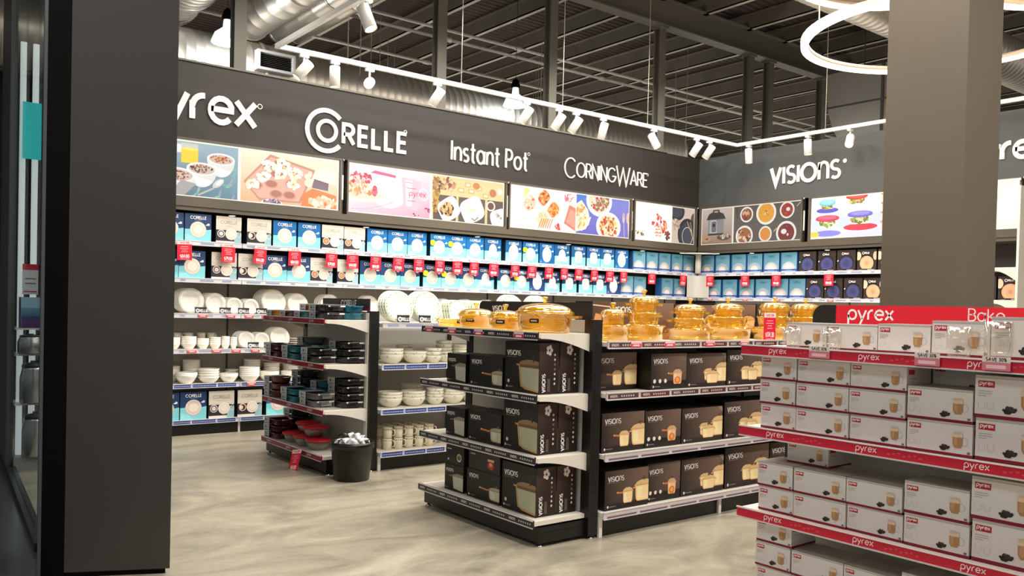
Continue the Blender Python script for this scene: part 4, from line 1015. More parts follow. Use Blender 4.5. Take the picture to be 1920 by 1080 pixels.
def f_dark(disc):
    def f(s, w, h):
        s.rect(0, 0, w, h, (54, 46, 44), 1); s.ell(w*.5, h*.4, w*.42, w*.42, (36, 30, 30), 2)
        c = {'navy': ((64, 66, 112), (84, 86, 134), (58, 58, 96)), 'peach': ((222, 166, 130), (236, 186, 150), (206, 146, 110))}[disc]
        s.ell(w*.5, h*.36, w*.36, w*.36, c[0], 3, n=28); s.ring(w*.5, h*.36, w*.25, w*.03, c[1], 4); s.ell(w*.5, h*.36, w*.1, w*.1, c[2], 4)
        if disc == 'peach': s.ell(w*.06, h*.7, w*.15, h*.2, (226, 196, 170), 3); s.ell(w*.95, h*.7, w*.12, h*.2, (226, 180, 150), 3)
        else: s.ell(w*.05, h*.5, w*.05, w*.03, (220, 214, 210), 5, n=8, rot=50)
        s.ring(w*.32, h*.83, w*.055, w*.024, (240, 236, 232), 6, 12); s.text('RELLE', w*.4, h*.80, w*.07, w*.02, (240, 236, 232), 6, .16)
        s.rect(w*.06, h*.03, w*.94, h*.1, (36, 32, 34), 6); s.rect(w*.55, h*.05, w*.9, h*.075, (196, 190, 186), 7); s.rect(w*.1, h*.05, w*.3, h*.065, (140, 134, 130), 7)
    return f
NV, BL, TP = (38, 62, 104), (16, 100, 164), (22, 84, 140)  # navy also serves as the shaded colour of blue cartons
DBX = {}
def dinner_box(kind):
    if kind in DBX: return DBX[kind]
    w, h, d = .285, .305, .13
    sd = (28, 62, 84)
    fr = {'navy': f_navy(NV), 'blue': f_navy(BL), 'dot': f_navy(BL, 'round', True), 'shadedot': f_navy(NV, 'round', True), 'blueoval': f_navy(TP, 'oval'), 'bluecup': f_navy(TP, 'cups'), 'bluesq': f_navy(TP, 'square'),
          'shadecup': f_navy(NV, 'cups'), 'navyoval': f_navy(NV, 'oval'), 'shadesq': f_navy(NV, 'square'), 'bluefull': f_navy((20, 92, 156), 'oval', False, (20, 92, 156)), 'shadefull': f_navy((38, 66, 122), 'oval', False, (38, 66, 122)),
          'cream0': f_cream(0), 'cream1': f_cream(1), 'cream2': f_cream(2), 'teal': f_teal(0), 'tealpink': f_teal(1), 'darknavy': f_dark('navy'), 'darkpeach': f_dark('peach')}[kind]
    if kind.startswith('teal'): sd = (40, 84, 140)
    if kind.startswith('dark'): sd = (40, 34, 34)
    if kind.startswith('cream'): sd = (22, 44, 48)
    DBX[kind] = carton('dinnerware_box', w, h, d, sd, fr)
    return DBX[kind]
KW = {'navy': 'navy carton with round plate', 'blue': 'bright blue carton with round plate', 'dot': 'blue carton with yellow spot', 'shadedot': 'shade-toned blue carton with yellow spot', 'blueoval': 'blue carton with oval dish',
      'bluecup': 'blue carton with dish cluster', 'bluesq': 'blue carton with square plate', 'shadecup': 'shade-toned blue carton with dish cluster', 'navyoval': 'navy carton with oval dish', 'shadesq': 'shade-toned blue carton with square plate', 'bluefull': 'all-blue carton with oval dish', 'shadefull': 'shade-toned all-blue carton with oval dish',
      'cream0': 'cream carton with patterned side plate', 'cream1': 'cream carton with maroon crescent', 'cream2': 'cream carton with brown side bowl', 'teal': 'teal carton with a grey arch', 'tealpink': 'teal carton with a pink arch', 'darknavy': 'dark carton with a navy disc', 'darkpeach': 'dark carton with a peach disc'}
def row_of(items, wall, z, phrase, grp):
    seen = {}
    for k, (c, kind) in enumerate(items):
        rg = random.Random(k*7+int(z*100)); jit = (rg.random()-.5)*.05; dep = .03+rg.random()*.012
        loc, rz = ((c, 9.46+dep, z+.0015), jit) if wall == 'long' else ((11.29+dep, c, z+.0015), FX+jit)
        seen[kind] = seen.get(kind, 0)+1
        tag(put('dinnerware_box', dinner_box(kind), loc, rz), '%s, %s %s' % (KW[kind], nth(k+1), phrase), 'box', grp)
mid = lambda a: [round((p+q)/2, 3) for p, q in a]
r1 = [(2.55, 2.84), (2.84, 3.14), (3.18, 3.48), (3.52, 3.84), (3.84, 4.13), (4.15, 4.43), (4.45, 4.74), (4.745, 5.04), (5.06, 5.35), (5.36, 5.64), (5.65, 5.935), (5.99, 6.27), (6.28, 6.56), (6.57, 6.86), (6.87, 7.15), (7.22, 7.54), (7.55, 7.83), (7.845, 8.135), (8.14, 8.43), (8.46, 8.76), (8.77, 9.07), (9.075, 9.36), (9.38, 9.68), (9.78, 10.06), (10.07, 10.355), (10.365, 10.65), (10.67, 10.955), (10.965, 11.25)]
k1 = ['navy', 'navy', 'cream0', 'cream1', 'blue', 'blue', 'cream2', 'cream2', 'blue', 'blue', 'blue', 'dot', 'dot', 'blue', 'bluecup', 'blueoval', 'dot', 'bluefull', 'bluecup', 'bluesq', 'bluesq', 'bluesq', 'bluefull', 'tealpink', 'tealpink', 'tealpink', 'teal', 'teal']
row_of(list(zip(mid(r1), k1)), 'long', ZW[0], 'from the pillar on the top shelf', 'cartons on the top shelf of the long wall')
r2 = [(2.50, 2.79), (2.79, 3.08), (3.14, 3.43), (3.44, 3.73), (3.735, 4.02), (4.025, 4.31), (4.315, 4.60), (4.66, 4.95), (4.975, 5.26), (5.265, 5.55), (5.555, 5.84), (5.89, 6.175), (6.18, 6.465), (6.47, 6.755), (6.76, 7.045), (7.1, 7.385), (7.39, 7.675), (7.68, 7.965), (7.97, 8.255), (8.3, 8.585), (8.63, 8.915), (8.925, 9.21), (9.215, 9.5), (9.51, 9.795), (9.81, 10.095), (10.45, 10.735), (10.75, 11.035)]
k2 = ['navy', 'navy', 'cream0', 'cream1', 'navy', 'navy', 'cream2', 'cream2', 'navy', 'navy', 'navy', 'shadedot', 'shadedot', 'navy', 'shadecup', 'navy', 'shadedot', 'shadefull', 'shadecup', 'shadesq', 'shadesq', 'shadesq', 'shadefull', 'tealpink', 'tealpink', 'teal', 'teal']  # blue cartons repeated in navy, the shade of the shelf above coloured in
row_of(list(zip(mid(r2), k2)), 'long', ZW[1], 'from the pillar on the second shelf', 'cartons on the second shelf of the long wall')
r6 = [(2.535, 2.82), (2.83, 3.12), (3.135, 3.43), (3.46, 3.75), (3.80, 4.09), (4.12, 4.405)]
row_of(list(zip(mid(r6), ['navy', 'navy', 'cream0', 'cream1', 'blue', 'blue'])), 'long', ZW[5], 'from the pillar on the bottom shelf', 'cartons on the bottom shelf of the long wall')
b1 = [(9.43, 9.13), (9.11, 8.81), (8.79, 8.49), (8.48, 8.18), (8.165, 7.865), (7.85, 7.55), (7.525, 7.23), (7.215, 6.91), (6.90, 6.60), (6.585, 6.29), (6.27, 5.98), (4.97, 4.68), (4.66, 4.40)]
kb = ['teal', 'teal', 'teal', 'teal', 'tealpink', 'tealpink', 'darknavy', 'darknavy', 'darknavy', 'darkpeach', 'darkpeach']
row_of(list(zip(mid(b1)[:11], kb)), 'end', ZW[0], 'from the corner on the end wall top shelf', 'cartons on the top shelf of the end wall')
b2 = [(9.27, 8.98), (8.95, 8.66), (8.62, 8.33), (8.30, 8.01), (7.99, 7.70), (7.69, 7.40), (7.385, 7.10), (7.085, 6.79), (6.78, 6.485), (6.475, 6.185), (4.99, 4.70), (4.68, 4.39)]
row_of(list(zip(mid(b2), kb[:10]+['darknavy', 'darkpeach'])), 'end', ZW[1], 'from the corner on the end wall second shelf', 'cartons on the second shelf of the end wall')

# ------------------------------------------------------------------ red sale tags hanging from the shelf rails
def sale_tag_mesh(name, w, h, price):
    b = MB(); b.box(-w/2, w/2, -.001, .001, -h, 0, 0, (222, 34, 58))
    s = Sheet(b, (-w/2, -.0014, -h), (1, 0, 0), (0, 0, 1), (0, -1, 0), 0, .0004)
    s.rect(0, 0, w, h*.83, (226, 34, 60), 1); s.rect(0, h*.83, w, h, (238, 218, 216), 1); s.text('SAVE 30%', w*.5, h*.875, h*.075, h*.014, (196, 40, 60), 2, .2, 0, 1, 'c')
    for k, q in enumerate((.5, .62, .36, .44)): s.rect(w*(.5-q/2), h*(.70-.09*k), w*(.5+q/2), h*(.725-.09*k), (246, 190, 198), 2)
    s.text(price, w*.5, h*.13, h*.16, h*.03, (252, 238, 238), 2, .14, 0, .8, 'c'); s.rect(w*.2, h*.05, w*.8, h*.07, (246, 190, 198), 2)
    return b.build(name, PRNT)
TAGS = [sale_tag_mesh('sale_tag', .152, .205, p) for p in ('$84.00', '$79.00', '$94.00')]
tx = [2.825, 3.305, 3.675, 4.085, 4.555, 4.83, 5.155, 5.485, 5.78, 6.105, 6.38, 6.66, 6.99, 7.36, 7.67, 7.985, 8.28, 8.575, 8.89, 9.22, 9.51, 10.155, 10.915]
for k, x in enumerate(tx):
    o = put('sale_tag', TAGS[k % 3], (x, 9.424, ZW[0]-.004))
    o.rotation_euler = (R(2+(k*5 % 4)), R(((k*7) % 5)-2), R(((k*3) % 7)-3)*2)
    tag(o, 'red hanging sale tag, %s from the pillar under the top wall shelf' % nth(k+1), 'price tag', 'red sale tags on the long wall')
for k, y in enumerate((9.155, 8.455, 7.875, 6.98)):
    o = put('sale_tag', TAGS[k % 3], (11.262, y, ZW[0]-.004), FX)
    tag(o, 'red hanging sale tag on the end wall, %s from the corner' % nth(k+1), 'price tag', 'red sale tags on the end wall')

# small tickets on the rails and little dark name cards
def ticket_mesh(w, h, c=(232, 74, 90)):
    b = MB(); b.box(-w/2, w/2, -.002, 0, -h, 0, 0, c); s = Sheet(b, (-w/2, -.0024, -h), (1, 0, 0), (0, 0, 1), (0, -1, 0), 0, .0004)
    s.rect(0, h*.62, w, h, (240, 196, 200), 1); s.rect(w*.2, h*.2, w*.8, h*.5, (250, 200, 206), 1)
    return b.build('shelf_ticket', PRNT)
TK = ticket_mesh(.10, .04); TKD = ticket_mesh(.10, .045, (176, 50, 76))
b = MB(); b.box(-.065, .065, -.001, .001, 0, .075, 0, (34, 32, 38)); s = Sheet(b, (-.065, -.0016, 0), (1, 0, 0), (0, 0, 1), (0, -1, 0), 0, .0004)
s.ring(.03, .036, .019, .006, (240, 240, 240), 1, 16); s.ring(.03, .036, .01, .004, (240, 240, 240), 1, 12); s.text('RELLE', .047, .023, .026, .0055, (240, 240, 240), 1, .22)
NCARD = b.build('name_card', PRNT)
def cards(lst, phrase):
    for k, (loc, rz) in enumerate(lst):
        o = put('name_card', NCARD, loc, rz); o.rotation_euler = (R(-8), 0, rz)
        tag(o, 'small dark name card, %s %s' % (nth(k+1), phrase), 'sign card', 'dark name cards')
def tickets(lst, phrase, me=None):
    for k, (loc, rz) in enumerate(lst):
        tag(put('shelf_ticket', me or TK, loc, rz), 'small red price ticket, %s %s' % (nth(k+1), phrase), 'price ticket', 'red price tickets on the shelf rails')
cards([((x, 9.475, ZW[2]+.002), 0) for x in (3.03, 3.30, 3.51, 3.72)], 'from the pillar on the plate shelf')
tickets([((x, 9.442, ZW[2]+.006), 0) for x in (3.04, 3.35, 3.56, 3.76)], 'from the pillar on the plate shelf rail')
cards([((x, 9.475, ZW[3]+.002), 0) for x in (3.63, 3.82)], 'from the pillar on the bowl shelf')
tickets([((x, 9.442, ZW[3]+.006), 0) for x in (2.93, 3.2, 3.42, 3.64, 3.83)], 'from the pillar on the bowl shelf rail')
tickets([((x, 9.442, ZW[4]+.006), 0) for x in (3.60, 3.82)], 'from the pillar on the serving bowl shelf rail')
tickets([((11.272, y, ZW[1]+.006), FX) for y in (9.15, 8.45, 7.85, 6.95)], 'from the corner on the end wall rail')
cards([((x, 6.70, 1.322), 0) for x in (3.96, 4.19)], 'from the end unit on the patterned plate shelf')

# ------------------------------------------------------------------ white crockery on the long wall
CROCK = mat('white_glazed_crockery', (244, 240, 230), .22, noise=.015, nscale=10)
CROCKP = printed('patterned_crockery', .22)
CUPM = mat('cream_glazed_cup', (232, 224, 200), .25, noise=.02)
PM = {}
def plate_mesh(r):
    if r not in PM:
        b = MB(); b.lathe([(0, 0), (r*.55, 0), (r*.62, .004), (r*.72, .010), (r, .018), (r*1.0, .022), (r*.7, .0145), (r*.6, .008), (r*.55, .0055), (0, .0055)], 40); PM[r] = b.build('dinner_plate', CROCK)
    return PM[r]
def bowl_mesh(r, h):
    if (r, h) not in PM:
        b = MB(); b.lathe([(0, 0), (r*.5, 0), (r*.52, h*.05), (r*.74, h*.32), (r*.92, h*.7), (r, h), (r*.975, h*1.005), (r*.9, h*.72), (r*.7, h*.34), (r*.5, h*.1), (0, h*.08)], 32); PM[(r, h)] = b.build('serving_bowl', CROCK)
    return PM[(r, h)]
def lean_plates(x, z, r, n, phrase, y=9.60, tilt=78, gap=.03, face=0):
    for k in range(n):
        o = put('dinner_plate', plate_mesh(r))
        o.rotation_euler = (R(tilt), 0, face)
        o.location = (x+(-.014*k if face == 0 else 0), y+gap*k, z+r*math.sin(R(tilt))+.003)
        tag(o, 'white plate, %s from the front of the %s' % (nth(k+1), phrase), 'plate', 'white plates leaning on the wall shelves')
for i, (x, r, n) in enumerate(((2.955, .142, 4), (3.225, .118, 5), (3.44, .095, 5), (3.635, .090, 4), (3.90, .150, 5), (4.20, .130, 4), (4.62, .130, 4), (5.16, .13, 3))):
    lean_plates(x, ZW[2], r, n, '%s plate row on the plate shelf' % nth(i+1))
for i in range(14):
    lean_plates(5.55+.37*i, ZW[2], .125, 3, '%s plate row on the plate shelf' % nth(i+9))
for i, (x, r, n) in enumerate(((3.585, .098, 4), (3.77, .092, 4), (3.985, .122, 4))):
    lean_plates(x, ZW[3], r, n, '%s plate row on the bowl shelf' % nth(i+1))
def bowl_stack(x, z, r, h, n, phrase, y, step=.024, cat='bowl', me=None):
    for k in range(n):
        o = put('serving_bowl', me or bowl_mesh(r, h), (x, y, z+.001+step*k), (k*37 % 11)*.1)
        tag(o, 'white bowl, %s from the bottom of the %s' % (nth(k+1), phrase), cat, 'white bowls on the wall shelves')
for i, (x, r, h, n, st) in enumerate(((2.765, .074, .07, 4, .02), (2.93, .083, .075, 4, .022), (3.085, .065, .065, 4, .018), (3.22, .062, .065, 4, .022), (3.335, .048, .06, 5, .02), (3.428, .040, .06, 4, .024))):
    bowl_stack(x, ZW[3], r, h, n, '%s front stack on the bowl shelf' % nth(i+1), 9.56, st)
for i, (x, r, h, n, st) in enumerate(((2.915, .118, .105, 2, .02), (3.16, .117, .075, 4, .028), (3.385, .104, .085, 2, .018), (3.625, .116, .08, 5, .022), (3.86, .115, .075, 3, .018), (4.12, .11, .07, 3, .018))):
    bowl_stack(x, ZW[4], r, h, n, '%s front stack on the serving bowl shelf' % nth(i+1), 9.575, st)
for i, (x, r, h, n, st) in enumerate(((2.82, .095, .07, 6, .022), (3.04, .099, .08, 8, .024), (3.50, .08, .06, 4, .022), (3.74, .099, .07, 8, .024), (3.98, .098, .06, 7, .022), (4.22, .098, .06, 6, .022))):
    bowl_stack(x, ZW[4], r, h, n, '%s rear stack on the serving bowl shelf' % nth(i+1), 9.80, st)
b = MB(); b.lathe([(0, 0), (.034, 0), (.038, .004), (.046, .05), (.05, .085), (.047, .085), (.043, .05), (.034, .008), (0, .008)], 24)
b.tube([(.045, 0, .07), (.068, 0, .072), (.076, 0, .05), (.064, 0, .026), (.042, 0, .024)], .005, 8); CUP = b.build('tea_cup', CUPM)
for i, x in enumerate((2.72, 2.86, 2.99, 3.13, 3.24)):
    for k in range(2):
        tag(put('tea_cup', CUP, (x+.012*k, 9.80, ZW[3]+.001+.086*k), 1.2+i), 'cream cup, %s one of the %s cup pile behind the bowls' % (('lower', 'upper')[k], nth(i+1)), 'cup', 'cream cups behind the small bowls')
for k in range(5):
    tag(put('dinner_plate', plate_mesh(.13), (4.22, 9.68, ZW[3]+.001+.024*k)), 'white plate lying flat, %s from the bottom of the flat pile' % nth(k+1), 'plate', 'white plates piled flat on the bowl shelf')

# ------------------------------------------------------------------ patterned crockery on the first gondola
def pat_plate(r, sq=False):
    b = MB(); g = (238, 240, 226)
    if sq: b.loft([(0, r*.6, r*.6, r*.3), (.004, r*.64, r*.64, r*.3), (.018, r, r*1.0, r*.34), (.021, r, r*1.0, r*.34), (.009, r*.66, r*.66, r*.3)], 6, 0, g, True, True)
    else: b.lathe([(0, 0), (r*.55, 0), (r*.72, .010), (r, .018), (r, .022), (r*.7, .0145), (r*.58, .007), (0, .0055)], 40, 0, g)
    rg = random.Random(5); s = Sheet(b, (0, 0, .0225), (1, 0, 0), (0, 1, 0), (0, 0, 1), 0, .0004)
    for k in range(26):
        a = 2*PI*k/26; q = .87
        e = .5 if sq else 1
        x = r*q*math.copysign(abs(math.cos(a))**e, math.cos(a)); y = r*q*math.copysign(abs(math.sin(a))**e, math.sin(a))
        s.ell(x, y, .011, .005, [(150, 186, 110), (120, 166, 96), (186, 206, 150)][k % 3], 1, n=8, rot=math.degrees(a)+60)
    return b.build('patterned_plate', CROCKP)
PPL = pat_plate(.15); PPS = pat_plate(.11, True)
def lean_pat(me, x, r, n, phrase, y=6.78, tilt=75, z=1.321):
    for k in range(n):
        o = put('patterned_plate', me); o.rotation_euler = (R(tilt), 0, 0); o.location = (x-.008*k, y+.03*k, z+r*math.sin(R(tilt))+.004)
        tag(o, 'leaf rimmed white plate, %s from the front of the %s' % (nth(k+1), phrase), 'plate', 'green rimmed plates on the gondola')
lean_pat(PPL, 3.945, .145, 4, 'row beside the end unit'); lean_pat(PPL, 4.245, .15, 4, 'second row from the end unit'); lean_pat(PPS, 4.60, .112, 4, 'square row'); lean_pat(PPS, 4.88, .112, 4, 'second square row')
lean_pat(PPL, 5.27, .145, 3, 'third round row', 6.80); lean_pat(PPL, 5.62, .145, 3, 'fourth round row', 6.80)
def pat_bowl(r, h, flip=False):
    b = MB(); g = (234, 230, 212)
    b.lathe([(0, 0), (r*.5, 0), (r*.54, h*.05), (r*.78, h*.32), (r*.94, h*.7), (r, h), (r*.975, h*1.005), (r*.9, h*.72), (r*.7, h*.34), (r*.5, h*.1), (0, h*.08)], 32, 0, g)
    rg = random.Random(8)
    for k in range(16):
        a = 2*PI*(k//3*3+rg.random()*1.6)/16; z = h*(.62+.3*rg.random()); rr = r*(.94+.06*(z/h-.7)/.3)+.0008
        o = Vector((rr*math.cos(a), rr*math.sin(a), z)); t = Vector((-math.sin(a), math.cos(a), 0)); up = Vector((math.cos(a)*.15, math.sin(a)*.15, 1)).normalized()
        Sheet(b, o, t, up, None, 0, .0004).ell(0, 0, .008, .004, [(190, 196, 160), (150, 146, 130), (204, 198, 170)][k % 3], 1, n=7, rot=rg.random()*180)
    return b.build('patterned_bowl', CROCKP)
PB = pat_bowl(.115, .085); PB2 = pat_bowl(.085, .07)
def pstack(lst, z, phrase):
    for i, (x, y, me, n, st) in enumerate(lst):
        for k in range(n):
            tag(put('patterned_bowl', me, (x, y, z+.001+st*k), i+k*.7), 'patterned cream bowl, %s from the bottom of the %s stack %s' % (nth(k+1), nth(i+1), phrase), 'bowl', 'patterned bowls on the gondola')
pstack([(3.93, 6.86, PB, 3, .028), (4.167, 6.84, PB, 2, .028), (4.372, 6.84, PB2, 3, .034), (4.548, 6.92, PB2, 5, .034), (4.755, 6.9, PB, 4, .028), (4.2, 7.08, PB2, 4, .03)], .945, 'on the upper bowl shelf')
pstack([(3.93, 6.86, PB, 3, .028), (4.17, 6.85, PB, 3, .028), (4.41, 6.85, PB2, 4, .028), (4.62, 6.86, PB, 3, .028), (4.856, 6.88, PB, 3, .028), (4.3, 7.1, PB, 4, .03)], .545, 'on the lower bowl shelf')
b = MB(); b.lathe([(0, 0), (.036, 0), (.04, .004), (.043, .05), (.043, .1), (.040, .1), (.039, .05), (.035, .008), (0, .008)], 24, 0, (230, 222, 196))
b.tube([(.042, 0, .08), (.066, 0, .08), (.074, 0, .056), (.066, 0, .03), (.042, 0, .024)], .005, 8, 0, (230, 222, 196))
for k in range(14): a = 2*PI*k/14; Sheet(b, (.0436*math.cos(a), .0436*math.sin(a), .083), (-math.sin(a), math.cos(a), 0), (0, 0, 1), None, 0, .0004).ell(0, 0, .008, .004, [(90, 60, 44), (120, 110, 70)][k % 2], 1, n=7, rot=k*40)
PMUG = b.build('patterned_mug', CROCKP)
for r_ in range(3):
    for i in range(5):
        for k in range(2):
            tag(put('patterned_mug', PMUG, (3.875+.112*i, 6.80+.115*r_, .166+.101*k), R(-52+((i*3+r_) % 4)*6)), 'patterned cream mug, %s layer, %s in the %s row behind the white joint' % (('lower', 'upper')[k], nth(i+1), nth(r_+1)), 'mug', 'patterned mugs on the gondola')

# ------------------------------------------------------------------ coloured baking dishes on the first end cap
SLEEVE = printed('card_sleeve', .5)
DCOL = {'mustard': (206, 142, 30), 'maroon': (92, 36, 42), 'teal': (48, 122, 142), 'black': (50, 48, 47), 'grey': (112, 116, 120)}
DM = {}
def dish_mats(col): return mat('%s_glass_dish' % col, DCOL[col], .12, noise=.05)
def dish_meshes(col, rnd):
    if (col, rnd) in DM: return DM[(col, rnd)]
    b = MB(); hx, hy, h = (.093, .125, .055)
    if rnd:
        b.lathe([(0, 0), (.074, 0), (.086, .02), (.094, .058), (.098, .06), (.098, .064), (.089, .064), (.082, .02), (.07, .006), (0, .006)], 32, sy=1.3)
        for sg in (-1, 1): b.loft([(.056, .028, .02, .01), (.064, .028, .02, .01)], 4, cx=0, cy=sg*.142)
    else:
        b.loft([(0, hx*.86, hy*.86, .03), (.006, hx*.9, hy*.9, .035), (h*.9, hx*.985, hy*.985, .04), (h*.9, hx*1.04, hy*1.04, .042), (h, hx*1.04, hy*1.04, .042), (h, hx*.95, hy*.95, .036), (.012, hx*.86, hy*.86, .03)], 5, cap1=True)
        for sg in (-1, 1): b.loft([(h*.82, .045, .022, .018), (h, .045, .022, .018)], 4, cx=0, cy=sg*(hy*1.04+.012))
    d = b.build('dish_body', dish_mats(col))
    b = MB(); q = .03
    b.box(-.104, -.1015, .035, .162, 0, .062, 0, (190, 195, 200)); b.box(-.104, .085, .162, .1645, 0, .062, 0, (204, 207, 210)); b.box(-.104, .085, .035, .162, .0615, .063, 0, (186, 190, 196))
    s = Sheet(b, (-.1044, .142, 0), (0, -1, 0), (0, 0, 1), (-1, 0, 0), 0, .0004)
    s.rect(.012, .006, .09, .014, (100, 104, 112), 1); s.ell(.03, .036, .016, .012, (84, 88, 96), 1); s.rect(.055, .03, .092, .036, (130, 134, 140), 1); s.rect(.055, .042, .08, .047, (150, 154, 160), 1)
    e = b.build('card_sleeve', SLEEVE)
    b = MB(); b.box(-.06, .10, -.1345, -.133, h-.012, h+.001, 0, (240, 236, 228)); b.box(-.02, .08, -.133, -.1325, .01, h-.014, 0, (150, 150, 150) if col == 'grey' else DCOL[col])
    g = b.build('rim_band', SLEEVE)
    DM[(col, rnd)] = (d, e, g); return DM[(col, rnd)]
def dish_stack(x, y, z, col, n, phrase, rnd=False, rz=0.0):
    d, e, g = dish_meshes(col, rnd)
    for k in range(n):
        st = .066 if not rnd else .068
        t = thing('baking_dish', '%s baking dish in grey sleeve, %s' % (col, phrase if n == 1 else '%s up in the %s' % (nth(k+1), phrase)), 'baking dish', (x, y, z+.001+st*k), rz+((k*13 % 5)-2)*.02, 'coloured baking dishes')
        put('dish_body', d, (0, 0, 0), 0, t); put('card_sleeve', e, (0, 0, 0), 0, t)
        if col in ('black', 'grey') and not rnd: put('rim_band', g, (0, 0, 0), 0, t)
zl = (1.346, .956, .561, .166)
FR, RR = 3.312, 3.516
dish_stack(FR, 7.90, zl[0], 'mustard', 1, 'front row of the top shelf'); dish_stack(FR, 7.57, zl[0], 'maroon', 1, 'front row of the top shelf'); dish_stack(FR, 7.24, zl[0], 'teal', 1, 'front row of the top shelf'); dish_stack(FR, 6.91, zl[0], 'black', 2, 'front stack of the top shelf')
dish_stack(RR, 7.57, zl[0], 'mustard', 2, 'rear stack of the top shelf'); dish_stack(RR, 7.24, zl[0], 'maroon', 2, 'rear stack of the top shelf'); dish_stack(RR, 6.91, zl[0], 'teal', 2, 'rear stack of the top shelf'); dish_stack(RR, 7.90, zl[0], 'grey', 1, 'rear row of the top shelf')
dish_stack(FR, 7.90, zl[1], 'maroon', 2, 'front stack of the second shelf'); dish_stack(FR, 7.50, zl[1], 'teal', 2, 'front stack of the second shelf'); dish_stack(FR, 7.06, zl[1], 'black', 2, 'front stack of the second shelf')
dish_stack(RR, 7.62, zl[1], 'grey', 3, 'rear stack of the second shelf', True); dish_stack(RR, 7.28, zl[1], 'teal', 2, 'round stack of the second shelf', True); dish_stack(RR, 6.92, zl[1], 'black', 3, 'rear stack of the second shelf')
dish_stack(FR, 7.92, zl[2], 'maroon', 3, 'front stack of the third shelf', True); dish_stack(FR, 7.50, zl[2], 'teal', 2, 'front stack of the third shelf'); dish_stack(FR, 7.08, zl[2], 'grey', 2, 'front stack of the third shelf')
dish_stack(RR, 7.72, zl[2], 'black', 4, 'round stack of the third shelf', True); dish_stack(RR, 7.30, zl[2], 'teal', 3, 'round stack of the third shelf', True); dish_stack(RR, 6.92, zl[2], 'black', 4, 'rear stack of the third shelf')
dish_stack(FR, 7.90, zl[3], 'maroon', 3, 'front stack of the bottom shelf'); dish_stack(RR, 7.90, zl[3], 'black', 4, 'rear stack of the bottom shelf', True)
CLEARB = tinted('clear_glass_bowl', (232, 228, 226), .80, .03, (220, 212, 208), .06)
LIDR = mat('red_plastic_lid', (206, 24, 44), .3, noise=.03)
b = MB(); b.lathe([(0, 0), (.07, 0), (.095, .03), (.112, .085), (.109, .085), (.092, .032), (.068, .005), (0, .005)], 30); LB = b.build('bowl_body', CLEARB)
b = MB(); b.lathe([(0, .1), (.09, .1), (.096, .094), (.118, .094), (.121, .09), (.121, .078), (.115, .078), (.113, .086), (0, .086)], 32); LL = b.build('bowl_lid', LIDR)
for k, (x, y, q) in enumerate(((3.335, 7.60, 0), (3.335, 7.35, 0), (3.34, 7.10, 0), (3.42, 7.50, 1), (3.36, 7.22, 1))):
    t = thing('lidded_bowl', ['glass bowl with red lid beside the maroon dishes on the bottom shelf', 'glass bowl with red lid in the middle of the lower row', 'glass bowl with red lid behind the black bucket, lower row', 'glass bowl with red lid stacked at the back of the upper row', 'glass bowl with red lid stacked at the front of the upper row'][k], 'bowl', (x, y, zl[3]+.001+.101*q), 0, 'red lidded bowls')
    put('bowl_body', LB, (0, 0, 0), 0, t); put('bowl_lid', LL, (0, 0, 0), 0, t)
# black bucket full of white plastic strips
t = thing('bucket', 'black plastic bucket filled with white strips on the concrete floor', 'bucket', (3.36, 6.49, 0))
b = MB(); b.lathe([(0, 0), (.142, 0), (.148, .006), (.176, .27), (.184, .272), (.184, .325), (.178, .325), (.172, .28), (.142, .012), (0, .012)], 40)
part('bucket_body', b, mat('black_bucket_plastic', (9, 9, 10), .32, noise=.15), t)
WPL = mat('white_plastic_strip', (240, 240, 240), .25, noise=.02); BPL = mat('dark_plastic_strip', (40, 42, 46), .35, noise=.1)
rg = random.Random(21)
for k in range(16):
    gx, gy = (k % 4-1.5)*.068, (k//4-1.5)*.062
    b = MB(); wdt = .042+rg.random()*.016; L = .05+rg.random()*.05; v = []; f = []; lean = .042*(1 if k % 2 else -1)
    for q in range(9):
        u = q/8; tw = .02*math.sin(u*4+k); v += [(-wdt/2+tw, lean*u*u, L*math.sin(u*2.3)-.012*u), (wdt/2+tw, lean*u*u*.7, L*math.sin(u*2.1))]
    v += [(x, y-.0016, z) for x, y, z in v]; n = 18
    for q in range(8): i = 2*q; f += [(i, i+2, i+3, i+1), (n+i, n+i+1, n+i+3, n+i+2), (i, n+i, n+i+2, i+2), (i+1, i+3, n+i+3, n+i+1)]
    b.add(v, f, 0, (255, 255, 255), True)
    dark = k in (3, 8, 13)
    o = put('plastic_strip', b.build('plastic_strip', BPL if dark else WPL), (3.36+gx, 6.49+gy, .292), (rg.random()-.5)*.5)
    tag(o, 'curled %s plastic strip standing in the black bucket' % ('dark' if dark else 'white'), 'plastic strip', 'plastic strips in the bucket (%s)' % ('dark' if dark else 'white'))
b = MB(); b.lathe([(0, .27), (.172, .27), (.172, .28), (0, .28)], 30); part('filling', b, BPL, t, label='dark heap of strips inside the bucket')
o = put('sale_tag', TAGS[0], (3.165, 7.16, .168), FX); o.rotation_euler = (R(-20), R(-10), FX+R(8))
tag(o, 'red sale tag slanting from the bottom maroon rail to the floor', 'price tag')

